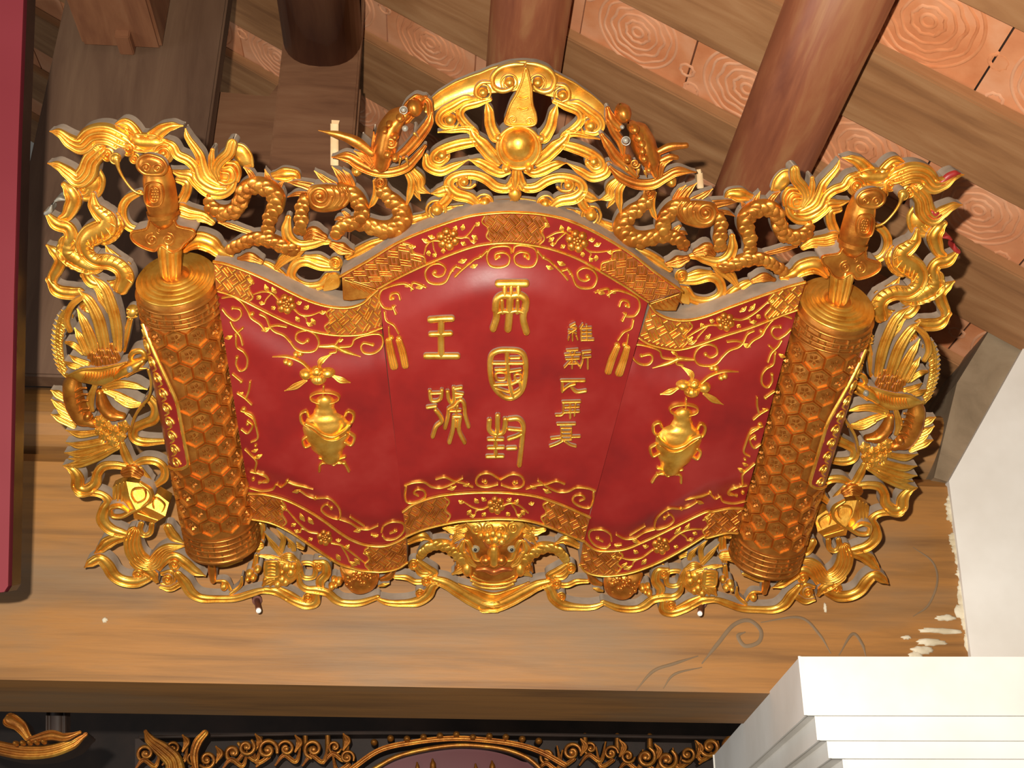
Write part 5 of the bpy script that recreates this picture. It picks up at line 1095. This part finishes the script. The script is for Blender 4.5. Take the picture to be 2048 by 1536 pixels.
    for i in range(nr):
        t = .078 + row * (i + .4)
        for j in range(-4, 5):
            th = (j + .5 * (i % 2)) * W / R
            if (t0 - .01 < t < t1 and th < hemth(t) + .24) or abs(th) > 1.75: continue
            z = fr * math.cos(th) + rt * sg * math.sin(th); y = ax; x = np.cross(y, z); c = at(th, t, R - .0018)
            o = bpy.data.objects.new('hexagon_cell', hx); COL.objects.link(o); o.parent = r
            o.matrix_local = Matrix([[x[k], y[k], z[k], c[k]] for k in range(3)] + [[0, 0, 0, 1]])
roller((353, 561), (447, 1088), 'L')
SIDE = 'R'; roller((353, 561), (447, 1088), 'R'); SIDE = 'L'
# bottom knobs of the rollers
for SIDE in ('L', 'R'): one('roller_foot', None, 'G', '1400,1050 1540,1075 1690,1040', [30, 50, 30], 'rim', [GOLD, DUST], base=.0)
SIDE = 'L'
# ------------------------------------------------------------------ pegs, transom panel in the gloom
for px, py, nm in ((513, 1178, 'peg under the plaque foot on the maroon board side'), (1405, 1184, 'peg under the plaque foot on the white wall side')):
    a = onY((px, py + 16), YB - .004); 
    e = empty('iron_peg', a, label='rusty iron ' + nm, category='peg')
    tip = onY((px + (4 if px < 1000 else -5), py + 42), YB - .085)
    for nm2, p0, p1, r_, m_ in (('shank', a, tip, .0062, IRON), ('tip', tip, tip + (tip - a).normalized() * .007, .0055, ZINC), ('collar', a.lerp(tip, .15), a.lerp(tip, .28), .011, IRON)):
        d = (p1 - p0); L_ = d.length; d.normalize(); q = d.to_track_quat('Z', 'Y').to_matrix().to_4x4(); V = []; n = 12
        for t, rr in ((0, r_), (.85 if nm2 == 'tip' else 1, r_), (1, r_ * .6 if nm2 == 'tip' else r_)): V += [tuple((Matrix.Translation(p0 - a) @ q) @ Vector((rr * math.cos(2 * math.pi * k / n), rr * math.sin(2 * math.pi * k / n), t * L_))) for k in range(n)]
        Fc = [(s * n + k, s * n + (k + 1) % n, (s + 1) * n + (k + 1) % n, (s + 1) * n + k) for s in range(2) for k in range(n)] + [tuple(range(2 * n, 3 * n)), tuple(range(n))[::-1]]
        link(nm2, mesh(nm2, V, Fc), e, [m_])
# carved transom hanging in the dark room beyond the beam
YT = 4.6
_o = onY((1000, 1560), YT)
FR = [np.linalg.inv(B) @ np.array(_o - EYE), UC, ZC, -YC]
tr = empty('carved_transom', _o, label='dim gilded transom panel with an arched maroon board, in the dark below the beam', category='transom')
tr.matrix_world = Matrix([[1, 0, 0, _o.x], [0, 0, -1, _o.y], [0, 1, 0, _o.z], [0, 0, 0, 1]])
class Holder: pass
TH = Holder(); TH.obj = tr; _pq, plq = plq, tr
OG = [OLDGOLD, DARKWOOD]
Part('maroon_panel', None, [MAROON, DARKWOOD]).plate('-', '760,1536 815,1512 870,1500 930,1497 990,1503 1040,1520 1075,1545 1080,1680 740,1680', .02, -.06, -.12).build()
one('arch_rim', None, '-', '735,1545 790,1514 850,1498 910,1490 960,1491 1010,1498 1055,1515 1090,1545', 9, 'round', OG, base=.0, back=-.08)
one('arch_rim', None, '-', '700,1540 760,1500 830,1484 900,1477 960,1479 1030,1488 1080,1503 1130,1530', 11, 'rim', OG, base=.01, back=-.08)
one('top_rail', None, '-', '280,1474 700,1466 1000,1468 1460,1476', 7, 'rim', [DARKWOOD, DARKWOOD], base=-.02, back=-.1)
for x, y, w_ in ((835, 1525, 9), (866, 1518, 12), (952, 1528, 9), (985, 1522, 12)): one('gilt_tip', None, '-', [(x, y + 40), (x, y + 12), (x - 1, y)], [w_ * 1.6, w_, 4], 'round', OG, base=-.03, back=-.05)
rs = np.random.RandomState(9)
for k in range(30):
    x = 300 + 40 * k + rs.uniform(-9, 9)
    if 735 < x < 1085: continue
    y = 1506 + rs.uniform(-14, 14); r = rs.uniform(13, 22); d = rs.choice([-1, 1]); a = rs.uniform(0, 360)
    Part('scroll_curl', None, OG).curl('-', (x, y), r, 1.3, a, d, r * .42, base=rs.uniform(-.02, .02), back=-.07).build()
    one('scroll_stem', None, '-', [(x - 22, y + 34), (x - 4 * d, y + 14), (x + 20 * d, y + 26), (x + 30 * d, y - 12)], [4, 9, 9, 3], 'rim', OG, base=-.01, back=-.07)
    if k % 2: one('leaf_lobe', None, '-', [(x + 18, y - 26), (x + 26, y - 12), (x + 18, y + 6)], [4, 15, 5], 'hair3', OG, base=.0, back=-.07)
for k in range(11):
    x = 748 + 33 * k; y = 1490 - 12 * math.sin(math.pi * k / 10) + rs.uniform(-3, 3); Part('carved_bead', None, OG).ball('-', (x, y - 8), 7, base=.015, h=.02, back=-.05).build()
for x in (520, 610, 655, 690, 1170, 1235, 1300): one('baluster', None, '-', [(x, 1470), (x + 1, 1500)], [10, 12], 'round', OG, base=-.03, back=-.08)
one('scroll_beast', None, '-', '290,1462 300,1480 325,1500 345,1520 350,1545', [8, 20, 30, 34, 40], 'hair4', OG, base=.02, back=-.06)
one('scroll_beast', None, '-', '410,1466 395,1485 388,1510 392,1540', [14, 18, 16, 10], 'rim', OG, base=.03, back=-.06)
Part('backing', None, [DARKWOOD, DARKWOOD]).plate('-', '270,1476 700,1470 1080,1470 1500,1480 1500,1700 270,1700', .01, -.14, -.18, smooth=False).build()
plq = _pq
# gilded bracket nearer the left wall, also below the beam
YG = 3.3; _o = onY((80, 1500), YG); FR = [np.linalg.inv(B) @ np.array(_o - EYE), UC, ZC, -YC]
gb = empty('carved_bracket', _o, label='gilded carved bracket hanging in shadow below the beam beside the maroon board', category='bracket')
gb.matrix_world = Matrix([[1, 0, 0, _o.x], [0, 0, -1, _o.y], [0, 1, 0, _o.z], [0, 0, 0, 1]])
plq = gb
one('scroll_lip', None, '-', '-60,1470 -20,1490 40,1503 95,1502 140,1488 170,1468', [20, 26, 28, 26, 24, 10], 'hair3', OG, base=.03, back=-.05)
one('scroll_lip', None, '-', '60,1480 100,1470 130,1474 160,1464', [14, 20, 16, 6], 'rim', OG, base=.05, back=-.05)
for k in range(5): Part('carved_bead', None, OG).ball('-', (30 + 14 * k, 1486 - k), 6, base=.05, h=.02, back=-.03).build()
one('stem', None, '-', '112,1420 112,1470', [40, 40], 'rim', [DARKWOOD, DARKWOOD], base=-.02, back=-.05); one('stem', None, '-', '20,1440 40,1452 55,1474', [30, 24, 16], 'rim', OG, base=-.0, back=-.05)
plq = _pq; FR = [O3, UC, VC, NC]

# shallow dusty carving left on the beam face beside the capital
_o = onY((1500, 1280), YB); FR = [np.linalg.inv(B) @ np.array(_o - EYE), UC, ZC, -YC]
_fm = Matrix([[1, 0, 0, _o.x], [0, 0, -1, _o.y], [0, 1, 0, _o.z], [0, 0, 0, 1]])
CR['W'] = (1248, 936)
for t, w_ in (('400,1000 480,900 560,805 640,780 700,830 690,890 620,910 585,860 620,840', 26), ('700,790 900,765 1000,850 1060,950', 18), ('60,1140 150,1040 260,1000 380,962', 20), ('200,1130 260,1055 400,1020', 16), ('1100,960 1170,850 1220,900 1240,970', 20), ('1480,405 1580,480 1605,580 1560,700 1480,760', 14)):
    q = [(CR['W'][0] + float(a.split(',')[0]) / 2.56, CR['W'][1] + float(a.split(',')[1]) / 2.56) for a in t.split()]
    o = Part('carved_swirl', beam, [DULLW, DULLW]).stroke('-', q, [w_ * .12] + [w_ * .34] * (len(q) - 2) + [w_ * .12], 'round', base=-.0002, back=None, h=.0016).build().obj
    o.parent = beam; o.matrix_parent_inverse.identity(); o.matrix_world = _fm @ Matrix.Translation(o.location)
FR = [O3, UC, VC, NC]
